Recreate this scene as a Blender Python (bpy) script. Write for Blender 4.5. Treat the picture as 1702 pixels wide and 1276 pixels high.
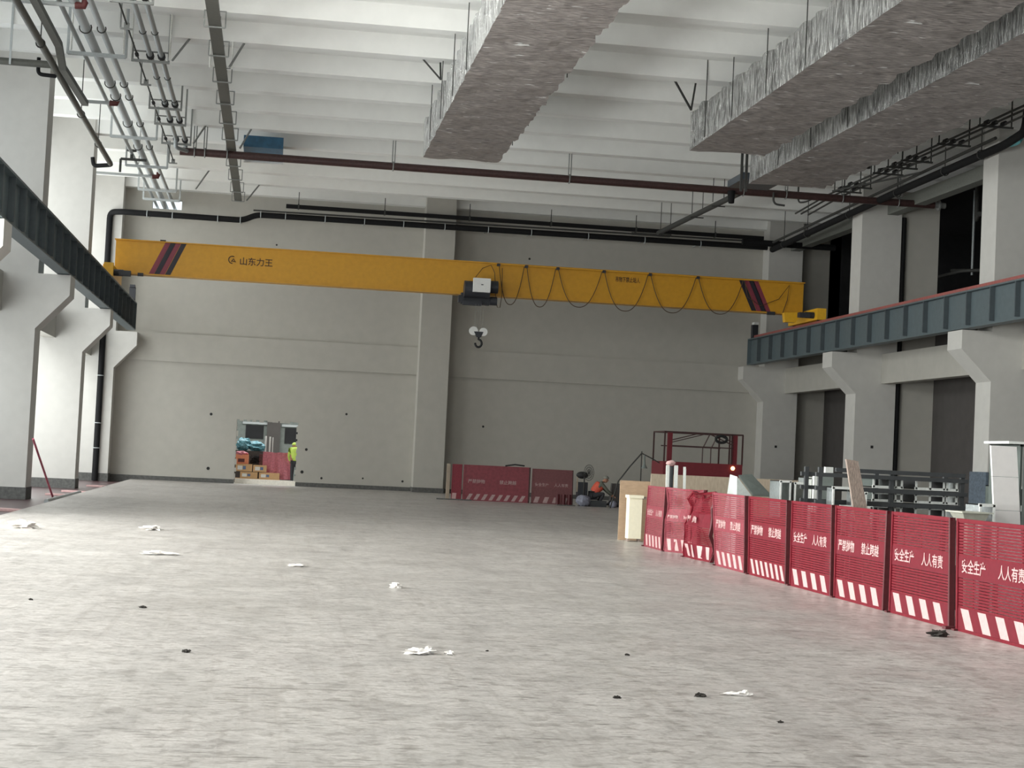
import bpy, math, random
from mathutils import Vector, Matrix, noise
R = math.radians
SC = bpy.context.scene
for o in list(bpy.data.objects): bpy.data.objects.remove(o)
COL = SC.collection

# ------------------------------------------------------------------ camera
cam = bpy.data.cameras.new('camera'); co = bpy.data.objects.new('camera', cam); COL.objects.link(co)
cam.sensor_width = 36.0; cam.lens = 2800 / 1702 * 36; cam.clip_end = 400
X = Vector((0.98875355, -0.05350761, -0.13965443)); Y = Vector((-0.14167573, -0.03603722, -0.98925695)); Z = Vector((0.04790001, 0.99791696, -0.04321266))
m = Matrix((X, Y, Z)).to_4x4(); m.translation = Vector((0, 0, 1.63)); co.matrix_world = m
SC.camera = co

# ------------------------------------------------------------------ world, daylight, exposure
SC.view_settings.view_transform = 'Standard'; SC.view_settings.look = 'None'
SC.view_settings.gamma = 1; SC.view_settings.use_curve_mapping = False
SC.view_settings.exposure = -0.17
w = bpy.data.worlds.new('sky'); SC.world = w; w.use_nodes = True
w.node_tree.nodes['Background'].inputs[0].default_value = (0.86, 0.95, 1.0, 1)
w.node_tree.nodes['Background'].inputs[1].default_value = 1.6

def daylight(name, loc, rot, sx, sy, power, col=(0.98, 1.0, 0.965)):
    l = bpy.data.lights.new(name, 'AREA'); l.shape = 'RECTANGLE'; l.size = sx; l.size_y = sy
    l.energy = power; l.color = col
    o = bpy.data.objects.new(name, l); COL.objects.link(o); o.location = loc; o.rotation_euler = rot
    return o
# daylight outside each window bay of the left wall (facing +x)
BAYS = [(-10.1, 0.6), (1.3, 12.0), (12.7, 23.4), (24.1, 34.8), (35.5, 46.2), (46.9, 57.6), (58.3, 69.0)]
BAYP = [1500, 2000, 2900, 3100, 120, 620, 760]
LOWP = [1150, 1450, 2350, 3000, 260, 760, 700]
for (a, b), p, q in zip(BAYS, BAYP, LOWP):
    tilt = 62 if a > 30 else 90
    daylight('daylight_window_low', (-9.35, (a + b) / 2, 2.6), (0, R(-tilt), 0), 4.6, 10.2, q)
    daylight('daylight_window_high', (-9.35, (a + b) / 2, 8.6), (0, R(-90), 0), 5.0, 10.2, p * 1.0)
# added fill light behind the camera, brightens camera-facing surfaces (facing +y)
daylight('fill_front', (6.5, -12.9, 4.6), (R(90), 0, 0), 22, 8.6, 420, (1.0, 0.985, 0.97))
# daylight in the yard behind the hole in the back wall
daylight('daylight_yard', (0.2, 73.2, 5.3), (0, 0, 0), 5, 3.0, 330, (1, 0.98, 0.94))

# ------------------------------------------------------------------ materials
def lin(c):
    return tuple(((v / 255) / 12.92 if v / 255 <= 0.04045 else ((v / 255 + 0.055) / 1.055) ** 2.4) for v in c)
def mat(name, rgb, rough=0.6, metal=0.0, var=0.08, scale=3.0, bump=0.0, stretch=(1, 1, 1), srgb=True, spec=0.5):
    M = bpy.data.materials.new(name); M.use_nodes = True
    nt = M.node_tree; b = nt.nodes['Principled BSDF']
    c = lin(rgb) if srgb else rgb
    b.inputs['Roughness'].default_value = rough; b.inputs['Metallic'].default_value = metal
    b.inputs['Specular IOR Level'].default_value = spec
    tc = nt.nodes.new('ShaderNodeTexCoord'); mp = nt.nodes.new('ShaderNodeMapping')
    mp.inputs['Scale'].default_value = [s * scale for s in stretch]
    nz = nt.nodes.new('ShaderNodeTexNoise'); nz.inputs['Detail'].default_value = 5
    nt.links.new(tc.outputs['Object'], mp.inputs[0]); nt.links.new(mp.outputs[0], nz.inputs[0])
    rp = nt.nodes.new('ShaderNodeValToRGB')
    rp.color_ramp.elements[0].position = 0.3; rp.color_ramp.elements[1].position = 0.7
    rp.color_ramp.elements[0].color = (*[v * (1 - var) for v in c], 1)
    rp.color_ramp.elements[1].color = (*[min(1, v * (1 + var)) for v in c], 1)
    nt.links.new(nz.outputs[0], rp.inputs[0]); nt.links.new(rp.outputs[0], b.inputs['Base Color'])
    if bump:
        bp = nt.nodes.new('ShaderNodeBump'); bp.inputs['Strength'].default_value = bump; bp.inputs['Distance'].default_value = 0.05
        nt.links.new(nz.outputs[0], bp.inputs['Height']); nt.links.new(bp.outputs[0], b.inputs['Normal'])
    return M

WALL = mat('painted_wall', (178, 175, 167), 0.75, var=0.035, scale=0.5)
COLM = mat('painted_column', (196, 194, 189), 0.7, var=0.03, scale=0.7)
CEIL = mat('painted_ceiling', (238, 238, 235), 0.8, var=0.02, scale=0.6)
RAWC = mat('raw_concrete', (92, 92, 90), 0.8, var=0.25, scale=2.5, bump=0.1)
DARKW = mat('dark_grey_and_shade', (78, 74, 72), 0.85, var=0.08, scale=0.5)  # also colours the sheet that stands in for shade on the right side
BLACKW = mat('unlit_room_wall', (34, 34, 36), 0.9, var=0.2, scale=0.6)  # near-black: the room's missing light is put into the colour
HOLE = mat('bolt_hole', (45, 45, 45), 0.9)
TRENCH = mat('maroon_membrane', (74, 52, 56), 0.35, var=0.35, scale=0.9, bump=0.05)
PIPEDK = mat('dark_pipe', (62, 54, 52), 0.55, var=0.25, scale=4)
PIPEBK = mat('black_pipe', (30, 30, 31), 0.8, var=0.15, scale=4, spec=0.15)
PIPEBR = mat('red_brown_pipe', (62, 40, 38), 0.5, var=0.25, scale=3)
PIPEGY = mat('galvanised_pipe', (150, 155, 156), 0.42, 0.35, var=0.1, scale=5)
PIPELT = mat('pale_grey_pipe', (172, 177, 178), 0.5, var=0.06, scale=5)
STEEL = mat('hanger_steel', (140, 142, 140), 0.5, 0.4, var=0.1, scale=6)
STEELDK = mat('dark_hanger_steel', (66, 66, 64), 0.7, 0.0, var=0.1, scale=6, spec=0.2)
BRIGHT = mat('bright_threaded_rod', (225, 225, 220), 0.4, 0.2, var=0.2, scale=30, stretch=(0.1, 0.1, 1))
COUPL = mat('red_coupling', (92, 42, 42), 0.5, var=0.2, scale=8)
BLACKR = mat('black_rubber', (28, 28, 30), 0.7)
TRAY = mat('grey_cable_tray', (82, 82, 76), 0.55, 0.1, var=0.1, scale=2)
BEAMG = mat('blue_grey_beam', (84, 96, 100), 0.5, var=0.08, scale=1.2)
BEAMGD = mat('dark_stiffener', (70, 78, 82), 0.55, var=0.1, scale=1.5)
RAILR = mat('primer_red_rail', (150, 82, 76), 0.6, var=0.2, scale=3)
YEL = mat('crane_yellow', (198, 144, 34), 0.42, var=0.06, scale=1.2)
YELB = mat('end_carriage_yellow', (225, 172, 40), 0.42, var=0.05, scale=2)
STRD = mat('stripe_dark', (34, 30, 40), 0.5, var=0.02)
STRR = mat('stripe_red', (128, 52, 66), 0.5, var=0.05)
INK = mat('black_lettering', (58, 34, 18), 0.6, var=0.02)
WHITEP = mat('white_plastic', (225, 225, 222), 0.45, var=0.03)
CHAR = mat('charcoal_casting', (44, 46, 52), 0.5, var=0.15, scale=5)
ROPE = mat('steel_rope', (120, 120, 115), 0.5, 0.5)
CABLE = mat('brown_cable', (74, 52, 30), 0.6)
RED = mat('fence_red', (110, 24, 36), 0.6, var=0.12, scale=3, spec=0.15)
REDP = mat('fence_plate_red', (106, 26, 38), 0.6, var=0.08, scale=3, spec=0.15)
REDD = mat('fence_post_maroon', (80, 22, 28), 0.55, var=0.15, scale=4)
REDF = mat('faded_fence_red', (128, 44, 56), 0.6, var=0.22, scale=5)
REDB = mat('back_fence_maroon', (132, 62, 70), 0.6, var=0.15, scale=2)  # duller maroon of the fence panels at the back
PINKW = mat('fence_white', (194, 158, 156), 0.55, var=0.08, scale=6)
LIFTR = mat('lift_red', (116, 34, 44), 0.5, var=0.08, scale=2)
LIFTD = mat('lift_rail_dark', (66, 40, 40), 0.5, var=0.1, scale=4)
PLY = mat('plywood', (176, 150, 124), 0.7, var=0.10, scale=1.5, stretch=(1, 1, 5))
PLYG = mat('grey_plywood', (162, 148, 130), 0.7, var=0.12, scale=1.5, stretch=(4, 1, 1))
FOAM = mat('cream_foam', (240, 232, 208), 0.7, var=0.03)
WOOD = mat('weathered_wood', (146, 130, 120), 0.8, var=0.35, scale=3, stretch=(6, 6, 0.6))
GALV = mat('galvanised_sheet', (178, 184, 184), 0.28, 0.75, var=0.15, scale=4, bump=0.08)
GALVW = mat('white_flange', (226, 228, 224), 0.45, 0.2, var=0.06, scale=6)
DUCTG = mat('grey_green_board', (122, 130, 126), 0.6, var=0.07, scale=3)
DUCTD = mat('dark_green_board', (72, 80, 76), 0.6, var=0.1, scale=3)
RACKD = mat('dark_rack_steel', (58, 60, 62), 0.55, var=0.1, scale=3)
FILM = mat('crumpled_white_film', (240, 236, 232), 0.4, var=0.04, scale=10, bump=0.2)
DIRT = mat('dark_crumb', (50, 46, 42), 0.9)
CARD = mat('cardboard', (206, 166, 122), 0.75, var=0.06, scale=4)
ORANGE = mat('orange_plastic', (226, 140, 104), 0.5, var=0.1, scale=6)
TARP = mat('pink_red_tarp', (186, 104, 116), 0.5, var=0.22, scale=3, bump=0.4)
TEAL = mat('teal_plastic', (92, 144, 156), 0.4, var=0.6, scale=3, bump=0.3)
HIVIS = mat('yellow_green_hivis', (190, 214, 96), 0.7, var=0.05)
HIVISO = mat('orange_red_hivis', (214, 92, 70), 0.7, var=0.25, scale=12)
CLOTH = mat('dark_clothing', (52, 52, 56), 0.85, var=0.15, scale=8)
CLOTHG = mat('olive_grey_clothing', (92, 94, 84), 0.85, var=0.15, scale=8)
SKIN = mat('skin', (176, 128, 104), 0.6, var=0.04)
GREYH = mat('grey_helmet', (132, 132, 124), 0.5, var=0.05)
BLUEF = mat('blue_film', (44, 92, 122), 0.45, var=0.2, scale=1.2)
TEALF = mat('teal_wrap', (96, 168, 176), 0.5, var=0.2, scale=3)
BLUEW = mat('grey_blue_wrap', (92, 104, 116), 0.5, var=0.3, scale=3, bump=0.2)
YARD = mat('yard_wall', (118, 124, 120), 0.85, var=0.12, scale=1.5)
BAG = mat('pale_blue_bag', (134, 136, 150), 0.6, var=0.25, scale=6)
PINKROD = mat('pink_rod', (206, 106, 124), 0.5)
def emit(name, col, s):
    M = bpy.data.materials.new(name); M.use_nodes = True; b = M.node_tree.nodes['Principled BSDF']
    b.inputs['Base Color'].default_value = (*col, 1); b.inputs['Emission Color'].default_value = (*col, 1); b.inputs['Emission Strength'].default_value = s
    return M
BEACON = emit('lit_beacon', (1.0, 0.62, 0.22), 7)

def foil_mat():
    M = bpy.data.materials.new('aluminium_foil'); M.use_nodes = True; nt = M.node_tree; L = nt.links.new
    b = nt.nodes['Principled BSDF']; b.inputs['Metallic'].default_value = 0.95
    tc = nt.nodes.new('ShaderNodeTexCoord')
    mp = nt.nodes.new('ShaderNodeMapping'); mp.inputs['Scale'].default_value = (1.0, 6.5, 1.3); L(tc.outputs['Object'], mp.inputs[0])
    nz = nt.nodes.new('ShaderNodeTexNoise'); nz.inputs['Scale'].default_value = 1.9; nz.inputs['Detail'].default_value = 6; nz.inputs['Roughness'].default_value = 0.6; nz.inputs['Distortion'].default_value = 0.6; L(mp.outputs[0], nz.inputs[0])
    r = nt.nodes.new('ShaderNodeValToRGB'); e = r.color_ramp.elements
    e[0].position = 0.38; e[0].color = (0.20, 0.20, 0.198, 1); e[1].position = 0.64; e[1].color = (0.85, 0.86, 0.85, 1); L(nz.outputs[0], r.inputs[0]); L(r.outputs[0], b.inputs['Base Color'])
    r2 = nt.nodes.new('ShaderNodeMapRange'); r2.inputs[3].default_value = 0.12; r2.inputs[4].default_value = 0.34; L(nz.outputs[0], r2.inputs[0]); L(r2.outputs[0], b.inputs['Roughness'])
    n2 = nt.nodes.new('ShaderNodeTexNoise'); n2.inputs['Scale'].default_value = 7; n2.inputs['Detail'].default_value = 4; L(mp.outputs[0], n2.inputs[0])
    ad = nt.nodes.new('ShaderNodeMath'); ad.operation = 'MULTIPLY_ADD'; ad.inputs[1].default_value = 0.35; L(n2.outputs[0], ad.inputs[0]); L(nz.outputs[0], ad.inputs[2])
    bp = nt.nodes.new('ShaderNodeBump'); bp.inputs['Strength'].default_value = 1.0; bp.inputs['Distance'].default_value = 0.22; L(ad.outputs[0], bp.inputs['Height']); L(bp.outputs[0], b.inputs['Normal'])
    return M
FOIL = foil_mat()
def underside():
    M = mat('streaked_foil_underside', (158, 151, 148), 0.45, 0.4, var=0.5, scale=0.8, bump=1.0, stretch=(1.0, 5, 1)); nt = M.node_tree; L = nt.links.new; b = nt.nodes['Principled BSDF']  # bottom faces carry their own streaked brownish grey
    src = b.inputs['Base Color'].links[0].from_socket; tc = nt.nodes.new('ShaderNodeTexCoord'); mp = nt.nodes.new('ShaderNodeMapping'); mp.inputs['Scale'].default_value = (1.1, 4, 1); L(tc.outputs['Object'], mp.inputs[0])
    n = nt.nodes.new('ShaderNodeTexNoise'); n.inputs['Scale'].default_value = 1.5; n.inputs['Detail'].default_value = 5; L(mp.outputs[0], n.inputs[0])
    r = nt.nodes.new('ShaderNodeValToRGB'); r.color_ramp.elements[0].position = .655; r.color_ramp.elements[1].position = .68; L(n.outputs[0], r.inputs[0])  # bright flecks put the foil's glints into the colour
    x = nt.nodes.new('ShaderNodeMix'); x.data_type = 'RGBA'; L(r.outputs[0], x.inputs[0]); L(src, x.inputs[6]); x.inputs[7].default_value = (.85, .85, .84, 1); L(x.outputs[2], b.inputs['Base Color'])
    return M
FOILB = underside()

def floor_mat():
    M = bpy.data.materials.new('dusty_concrete_floor'); M.use_nodes = True; nt = M.node_tree; L = nt.links.new
    b = nt.nodes['Principled BSDF']
    tc = nt.nodes.new('ShaderNodeTexCoord')
    def nz(scale, detail, st=(1, 1, 1), rot=0, dist=0.0):
        mp = nt.nodes.new('ShaderNodeMapping'); mp.inputs['Scale'].default_value = st; mp.inputs['Rotation'].default_value = (0, 0, rot); L(tc.outputs['Object'], mp.inputs[0])
        n = nt.nodes.new('ShaderNodeTexNoise'); n.inputs['Scale'].default_value = scale; n.inputs['Detail'].default_value = detail; n.inputs['Distortion'].default_value = dist; n.inputs['Roughness'].default_value = 0.62; L(mp.outputs[0], n.inputs[0])
        return n.outputs[0]
    def ramp(src, p0, c0, p1, c1):
        r = nt.nodes.new('ShaderNodeValToRGB'); e = r.color_ramp.elements
        e[0].position = p0; e[0].color = (*c0, 1); e[1].position = p1; e[1].color = (*c1, 1); L(src, r.inputs[0]); return r.outputs[0]
    def mix(a, bb, mode='MULTIPLY', f=1.0):
        x = nt.nodes.new('ShaderNodeMix'); x.data_type = 'RGBA'; x.blend_type = mode; x.inputs[0].default_value = f
        L(a, x.inputs[6]); L(bb, x.inputs[7]); return x.outputs[2]
    big = ramp(nz(0.16, 3), 0.35, (0.455, 0.430, 0.413), 0.65, (0.505, 0.48, 0.46))
    midn = nz(1.8, 6, (1, 1, 1), 0.1, 0.8)
    mid = ramp(midn, 0.38, (0.86, 0.86, 0.86), 0.6, (1.06, 1.06, 1.06))
    c = mix(big, mid)
    finen = nz(7, 8, (1, 1, 1), 0.05, 0.5)
    c = mix(c, ramp(finen, 0.38, (0.72, 0.71, 0.70), 0.5, (1, 1, 1)))
    c = mix(c, ramp(nz(17, 6, (1, 1, 1), 0.1, 1.0), 0.38, (0.86, 0.85, 0.84), 0.6, (1.05, 1.05, 1.05)))
    # short dark nicks and long scrapes of the trowel and of wheels
    for rot, st, lo in ((0.1, (1.3, 7, 1), 0.365), (-0.35, (1.2, 6, 1), 0.36), (0.9, (1.2, 7, 1), 0.355), (1.75, (0.3, 8, 1), 0.36)):
        c = mix(c, ramp(nz(2.6, 3, st, rot, 0.2), lo - 0.03, (0.55, 0.54, 0.52), lo - 0.005, (1, 1, 1)))
    for rot in (0.12, -0.3, 0.45):
        c = mix(c, ramp(nz(1.1, 4, (5, 0.16, 1), rot, 0.1), 0.36, (0.93, 0.925, 0.92), 0.42, (1, 1, 1)))
    # wheel tracks: pale and dark bands curving along the hall
    wv = nt.nodes.new('ShaderNodeTexWave'); wv.inputs['Scale'].default_value = 0.10; wv.inputs['Distortion'].default_value = 3.0; wv.inputs['Detail'].default_value = 1.0; wv.inputs['Detail Scale'].default_value = 0.25
    mp = nt.nodes.new('ShaderNodeMapping'); mp.inputs['Rotation'].default_value = (0, 0, 0.35); mp.inputs['Scale'].default_value = (1.6, 0.5, 1); L(tc.outputs['Object'], mp.inputs[0]); L(mp.outputs[0], wv.inputs[0])
    c = mix(c, ramp(wv.outputs[1], 0.0, (0.93, 0.93, 0.93), 0.06, (1, 1, 1)))
    L(c, b.inputs['Base Color'])
    rr = nt.nodes.new('ShaderNodeMapRange'); rr.inputs[1].default_value = 0.3; rr.inputs[2].default_value = 0.7; rr.inputs[3].default_value = 0.30; rr.inputs[4].default_value = 0.47; L(nz(0.5, 4), rr.inputs[0]); L(rr.outputs[0], b.inputs['Roughness'])
    bp = nt.nodes.new('ShaderNodeBump'); bp.inputs['Strength'].default_value = 0.12; bp.inputs['Distance'].default_value = 0.02; L(finen, bp.inputs['Height']); L(bp.outputs[0], b.inputs['Normal'])
    return M
FLOOR = floor_mat()

# ------------------------------------------------------------------ mesh helpers
def topof(o):
    while o.parent: o = o.parent
    return o
class MB:
    def __init__(s): s.v = []; s.f = []; s.m = []; s.s = []
    def add(s, vs, fs, mi=0, sm=False):
        n = len(s.v); s.v += [Vector(v) for v in vs]
        for f in fs: s.f.append([n + i for i in f]); s.m.append(mi); s.s.append(sm)
        return s
    def box(s, a, b, mi=0):
        x0, y0, z0 = a; x1, y1, z1 = b
        x0, x1 = sorted((x0, x1)); y0, y1 = sorted((y0, y1)); z0, z1 = sorted((z0, z1))
        return s.add([(x0, y0, z0), (x1, y0, z0), (x1, y1, z0), (x0, y1, z0), (x0, y0, z1), (x1, y0, z1), (x1, y1, z1), (x0, y1, z1)],
                     [(0, 3, 2, 1), (4, 5, 6, 7), (0, 1, 5, 4), (1, 2, 6, 5), (2, 3, 7, 6), (3, 0, 4, 7)], mi)
    def hexa(s, p, mi=0):
        return s.add(p, [(0, 3, 2, 1), (4, 5, 6, 7), (0, 1, 5, 4), (1, 2, 6, 5), (2, 3, 7, 6), (3, 0, 4, 7)], mi)
    def prism_y(s, poly, y0, y1, mi=0):          # poly of (x, z)
        n = len(poly)
        vs = [(x, y0, z) for x, z in poly] + [(x, y1, z) for x, z in poly]
        fs = [tuple(range(n)), tuple(range(2 * n - 1, n - 1, -1))] + [(i, i + n, (i + 1) % n + n, (i + 1) % n) for i in range(n)]
        return s.add(vs, fs, mi)
    def prism_x(s, poly, x0, x1, mi=0):          # poly of (y, z)
        n = len(poly)
        vs = [(x0, y, z) for y, z in poly] + [(x1, y, z) for y, z in poly]
        fs = [tuple(range(n)), tuple(range(2 * n - 1, n - 1, -1))] + [(i, i + n, (i + 1) % n + n, (i + 1) % n) for i in range(n)]
        return s.add(vs, fs, mi)
    def tube(s, pts, r, n=10, mi=0, cap=True):
        pts = [Vector(p) for p in pts]; k = len(pts)
        rs = r if isinstance(r, (list, tuple)) else [r] * k
        t = [(pts[min(i + 1, k - 1)] - pts[max(i - 1, 0)]).normalized() for i in range(k)]
        u = t[0].cross(Vector((0, 0, 1)));
        if u.length < 1e-3: u = t[0].cross(Vector((1, 0, 0)))
        u.normalize(); vs = []
        for i in range(k):
            u = (u - t[i] * u.dot(t[i])); u.normalize(); w_ = t[i].cross(u)
            for j in range(n):
                a = 2 * math.pi * j / n; vs.append(pts[i] + (u * math.cos(a) + w_ * math.sin(a)) * rs[i])
        fs = [(i * n + j, i * n + (j + 1) % n, (i + 1) * n + (j + 1) % n, (i + 1) * n + j) for i in range(k - 1) for j in range(n)]
        s.add(vs, fs, mi, True)
        if cap: s.add(vs[:n], [tuple(range(n - 1, -1, -1))], mi); s.add(vs[-n:], [tuple(range(n))], mi)
        return s
    def bar(s, p, q, wd, ht=None, mi=0, up=(0, 0, 1)):
        ht = ht or wd; p = Vector(p); q = Vector(q); t = (q - p).normalized(); u = t.cross(Vector(up))
        if u.length < 1e-3: u = t.cross(Vector((0, 1, 0)))
        u.normalize(); w_ = u.cross(t); a = u * wd / 2; b = w_ * ht / 2
        return s.add([p - a - b, p + a - b, q + a - b, q - a - b, p - a + b, p + a + b, q + a + b, q - a + b],
                     [(0, 3, 2, 1), (4, 5, 6, 7), (0, 1, 5, 4), (1, 2, 6, 5), (2, 3, 7, 6), (3, 0, 4, 7)], mi)
    def ball(s, c, rx, ry=None, rz=None, seg=14, rings=9, mi=0, jit=0, seed=0, z0=-1.0):
        ry = ry or rx; rz = rz or rx; c = Vector(c); vs = []; rd = random.Random(seed)
        for i in range(rings + 1):
            ph = math.pi * i / rings
            for j in range(seg):
                th = 2 * math.pi * j / seg; d = Vector((math.sin(ph) * math.cos(th), math.sin(ph) * math.sin(th), max(z0, math.cos(ph))))
                k = 1 + (jit * noise.noise(d * 2.3 + Vector((seed * 7.1, 0, 0))) * 2 if jit else 0)
                vs.append(c + Vector((d.x * rx * k, d.y * ry * k, d.z * rz * k)))
        fs = [(i * seg + j, (i + 1) * seg + j, (i + 1) * seg + (j + 1) % seg, i * seg + (j + 1) % seg) for i in range(rings) for j in range(seg)]
        return s.add(vs, fs, mi, not jit)
    def build(s, name, mats, parent=None, label=None, cat=None, group=None, kind=None, base=None):
        if not isinstance(mats, (list, tuple)): mats = [mats]
        me = bpy.data.meshes.new(name)
        if parent is not None: off = Vector(topof(parent).location)
        elif kind == 'structure' and base is None: off = Vector((0, 0, 0))
        elif base is not None: off = Vector(base)
        else:
            xs = [v.x for v in s.v]; ys = [v.y for v in s.v]; zs = [v.z for v in s.v]
            off = Vector(((min(xs) + max(xs)) / 2, (min(ys) + max(ys)) / 2, min(zs)))
        me.from_pydata([tuple(v - off) for v in s.v], [], s.f)
        for mm in mats: me.materials.append(mm)
        for p, mi, sm in zip(me.polygons, s.m, s.s): p.material_index = mi; p.use_smooth = sm
        me.update()
        o = bpy.data.objects.new(name, me); COL.objects.link(o)
        if parent is not None: o.parent = parent
        else: o.location = off
        if label: o['label'] = label
        if cat: o['category'] = cat
        if group: o['group'] = group
        if kind: o['kind'] = kind
        return o
def thing(name, loc, label, cat, group=None):
    o = bpy.data.objects.new(name, None); COL.objects.link(o); o.location = loc; o.empty_display_size = 0.1
    o['label'] = label; o['category'] = cat
    if group: o['group'] = group
    return o
def copy_tree(o, parent=None):
    c = o.copy(); COL.objects.link(c); c.parent = parent
    for ch in [x for x in bpy.data.objects if x.parent == o and x != c]:
        copy_tree(ch, c)
    return c
def fillet(pts, r, n=5):
    pts = [Vector(p) for p in pts]; out = [pts[0]]
    for i in range(1, len(pts) - 1):
        a = (pts[i - 1] - pts[i]); b = (pts[i + 1] - pts[i]); d = min(r, a.length / 2.1, b.length / 2.1); a.normalize(); b.normalize()
        p0 = pts[i] + a * d; p1 = pts[i] + b * d
        for k in range(n + 1):
            t = k / n; out.append(p0 * (1 - t) ** 2 + pts[i] * 2 * t * (1 - t) + p1 * t * t)
    out.append(pts[-1]); return out
def text_mesh(name, s, size, parent, material, org, xd, up, depth=0.004, squash=1.0, label=None):
    cu = bpy.data.curves.new('lettering', 'FONT'); cu.body = s; cu.size = size; cu.extrude = depth / 2; cu.offset = size * 0.012
    to = bpy.data.objects.new('lettering', cu); COL.objects.link(to)
    dg = bpy.context.evaluated_depsgraph_get(); dg.update()
    me = bpy.data.meshes.new_from_object(to.evaluated_get(dg)); COL.objects.unlink(to); bpy.data.objects.remove(to)
    xd = Vector(xd).normalized(); up = Vector(up).normalized(); nd = xd.cross(up); org = Vector(org) - Vector(topof(parent).location)
    for v in me.vertices: v.co = org + xd * v.co.x * squash + up * v.co.y + nd * v.co.z
    me.materials.clear(); me.materials.append(material)
    o = bpy.data.objects.new(name, me); COL.objects.link(o); o.parent = parent
    if label: o['label'] = label
    return o

# ================================================================== THE SETTING
RIBY = [69.8 - 2.93 * k for k in range(0, 28)]
# floor slab, left edge runs slightly out of square
b = MB()
b.add([(-4.75, -12.4, 0), (23.5, -12.4, 0), (23.5, 70, 0), (-5.55, 70, 0), (-4.75, -12.4, -0.3), (23.5, -12.4, -0.3), (23.5, 70, -0.3), (-5.55, 70, -0.3)],
      [(0, 1, 2, 3), (7, 6, 5, 4), (0, 4, 5, 1), (1, 5, 6, 2), (2, 6, 7, 3), (3, 7, 4, 0)])
b.build('floor', FLOOR, kind='structure')
b = MB(); b.box((-9.2, -12.4, -0.3), (-4.7, 70, -0.12)); b.build('floor_edge_recess', TRENCH, kind='structure')

# columns with corbels
def col_poly(side):
    if side > 0: return [(20.52, -0.1), (22.0, -0.1), (22.0, 12.35), (20.52, 12.35), (20.52, 5.93), (19.6, 5.93), (19.6, 5.38), (20.52, 4.47)]
    return [(-6.4, -0.3), (-6.4, 4.45), (-5.55, 5.38), (-5.55, 5.93), (-6.4, 5.93), (-6.4, 12.35), (-8.0, 12.35), (-8.0, -0.3)]
DIST = {34.9: 'nearest', 46.3: 'near', 57.7: 'far', 69.1: 'farthest'}
COLLAB = {(-1, 34.9): 'white concrete column at the left picture edge, only its corbel tip showing below the blue-grey beam',
          (-1, 46.3): 'broad grey-lit concrete column with corbel, nearest full column of the left row',
          (-1, 57.7): 'brightly daylit concrete column with corbel, second full column of the left row, beside the pink rod',
          (-1, 69.1): 'white concrete column with corbel in the left back corner beside the drain pipe',
          (1, 46.3): 'white concrete column with corbel nearest the right picture edge, grey-blue wrap at its foot',
          (1, 57.7): 'white concrete column with corbel in the middle of the right row, bright hall side',
          (1, 69.1): 'grey concrete column with corbel in the right back corner behind the red lift'}
hidden = {-1: [], 1: []}
for side in (-1, 1):
    for y in (-10.7, 0.7, 12.1, 23.5, 34.9, 46.3, 57.7, 69.1):
        y1 = y + 1.05 if y < 69 else 70.0
        if (side, y) in COLLAB:
            b = MB(); b.prism_y(col_poly(side), y, y1)
            b.build('concrete_column', COLM, label=COLLAB[(side, y)], cat='column', group='corbelled columns')
        else:
            hidden[side].append((y, y1))

# left wall: parapet, band beams and piers with window openings
b = MB()
for y, y1 in hidden[-1]: b.prism_y(col_poly(-1), y, y1)
b.box((-9.2, -12.4, 5.0), (-8.75, 70.3, 5.95)); b.box((-9.2, -12.4, 11.2), (-8.75, 70.3, 12.9)); b.box((-9.2, -12.4, -0.3), (-8.75, 70.3, 0.12))
for y in (-12.4, 0.6, 12.0, 23.4, 34.8, 46.2, 57.6, 69.0): b.box((-9.2, y, 0.1), (-8.75, y + 1.3, 11.2))
b.box((-7.7, -12.4, 4.87), (-7.3, 69.1, 5.93))
b.build('wall_left', WALL, kind='structure')
n = 0
for a, c in BAYS:
    n += 1; b = MB(); y0 = a + 1.0 if a > 0 else a + 0.6; y0 = a + 0.2; y1 = c + 0.0
    for z0, z1 in ((0.12, 5.0), (5.95, 11.2)):
        k = 5
        for i in range(k + 1):
            yy = a + 0.7 + (c - a - 0.7) * i / k; b.box((-9.0, yy - 0.03, z0), (-8.94, yy + 0.03, z1))
        for zz in (z0 + 0.03, (z0 + z1) / 2, z1 - 0.03): b.box((-9.0, a + 0.7, zz - 0.03), (-8.94, c, zz + 0.03))
    b.build('window_%d' % n, PIPELT, kind='structure')

# right side: columns out of frame, band beams, cross walls, dark sheet painted as the opening's shade, unlit room behind
b = MB()
for y, y1 in hidden[1]: b.prism_y(col_poly(1), y, y1)
for y in (0.7, 12.1, 23.5, 34.9, 46.3, 57.7):
    y2 = y + 11.4; ya = y + 1.05
    b.prism_x([(ya, 4.35), (ya + 0.35, 4.5), (ya + 0.8, 4.87), (y2, 4.87), (y2, 5.93), (ya, 5.93)], 21.45, 21.85)
for y in (0.7, 12.1, 23.5, 34.9, 46.3, 57.7): b.box((21.95, y + 0.2, -0.1), (23.5, y + 0.6, 12.35))
b.build('wall_right', WALL, kind='structure')
b = MB(); b.box((21.45, -12.4, 10.95), (21.85, 70, 11.4)); b.build('trim_1', mat('grey_roof_edge', (112, 114, 108), .8), kind='structure')
b = MB(); b.box((23.5, -12.4, -0.1), (23.7, 70, 7.9)); b.build('wall_right_shade', DARKW, kind='structure')  # its dark colour paints the shade of the unlit opening
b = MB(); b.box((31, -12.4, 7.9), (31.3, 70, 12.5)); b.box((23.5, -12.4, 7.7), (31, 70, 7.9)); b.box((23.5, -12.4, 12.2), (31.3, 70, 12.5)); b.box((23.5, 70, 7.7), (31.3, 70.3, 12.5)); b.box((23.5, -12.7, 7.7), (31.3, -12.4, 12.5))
b.build('wall_plant_room', BLACKW, kind='structure')
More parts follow.
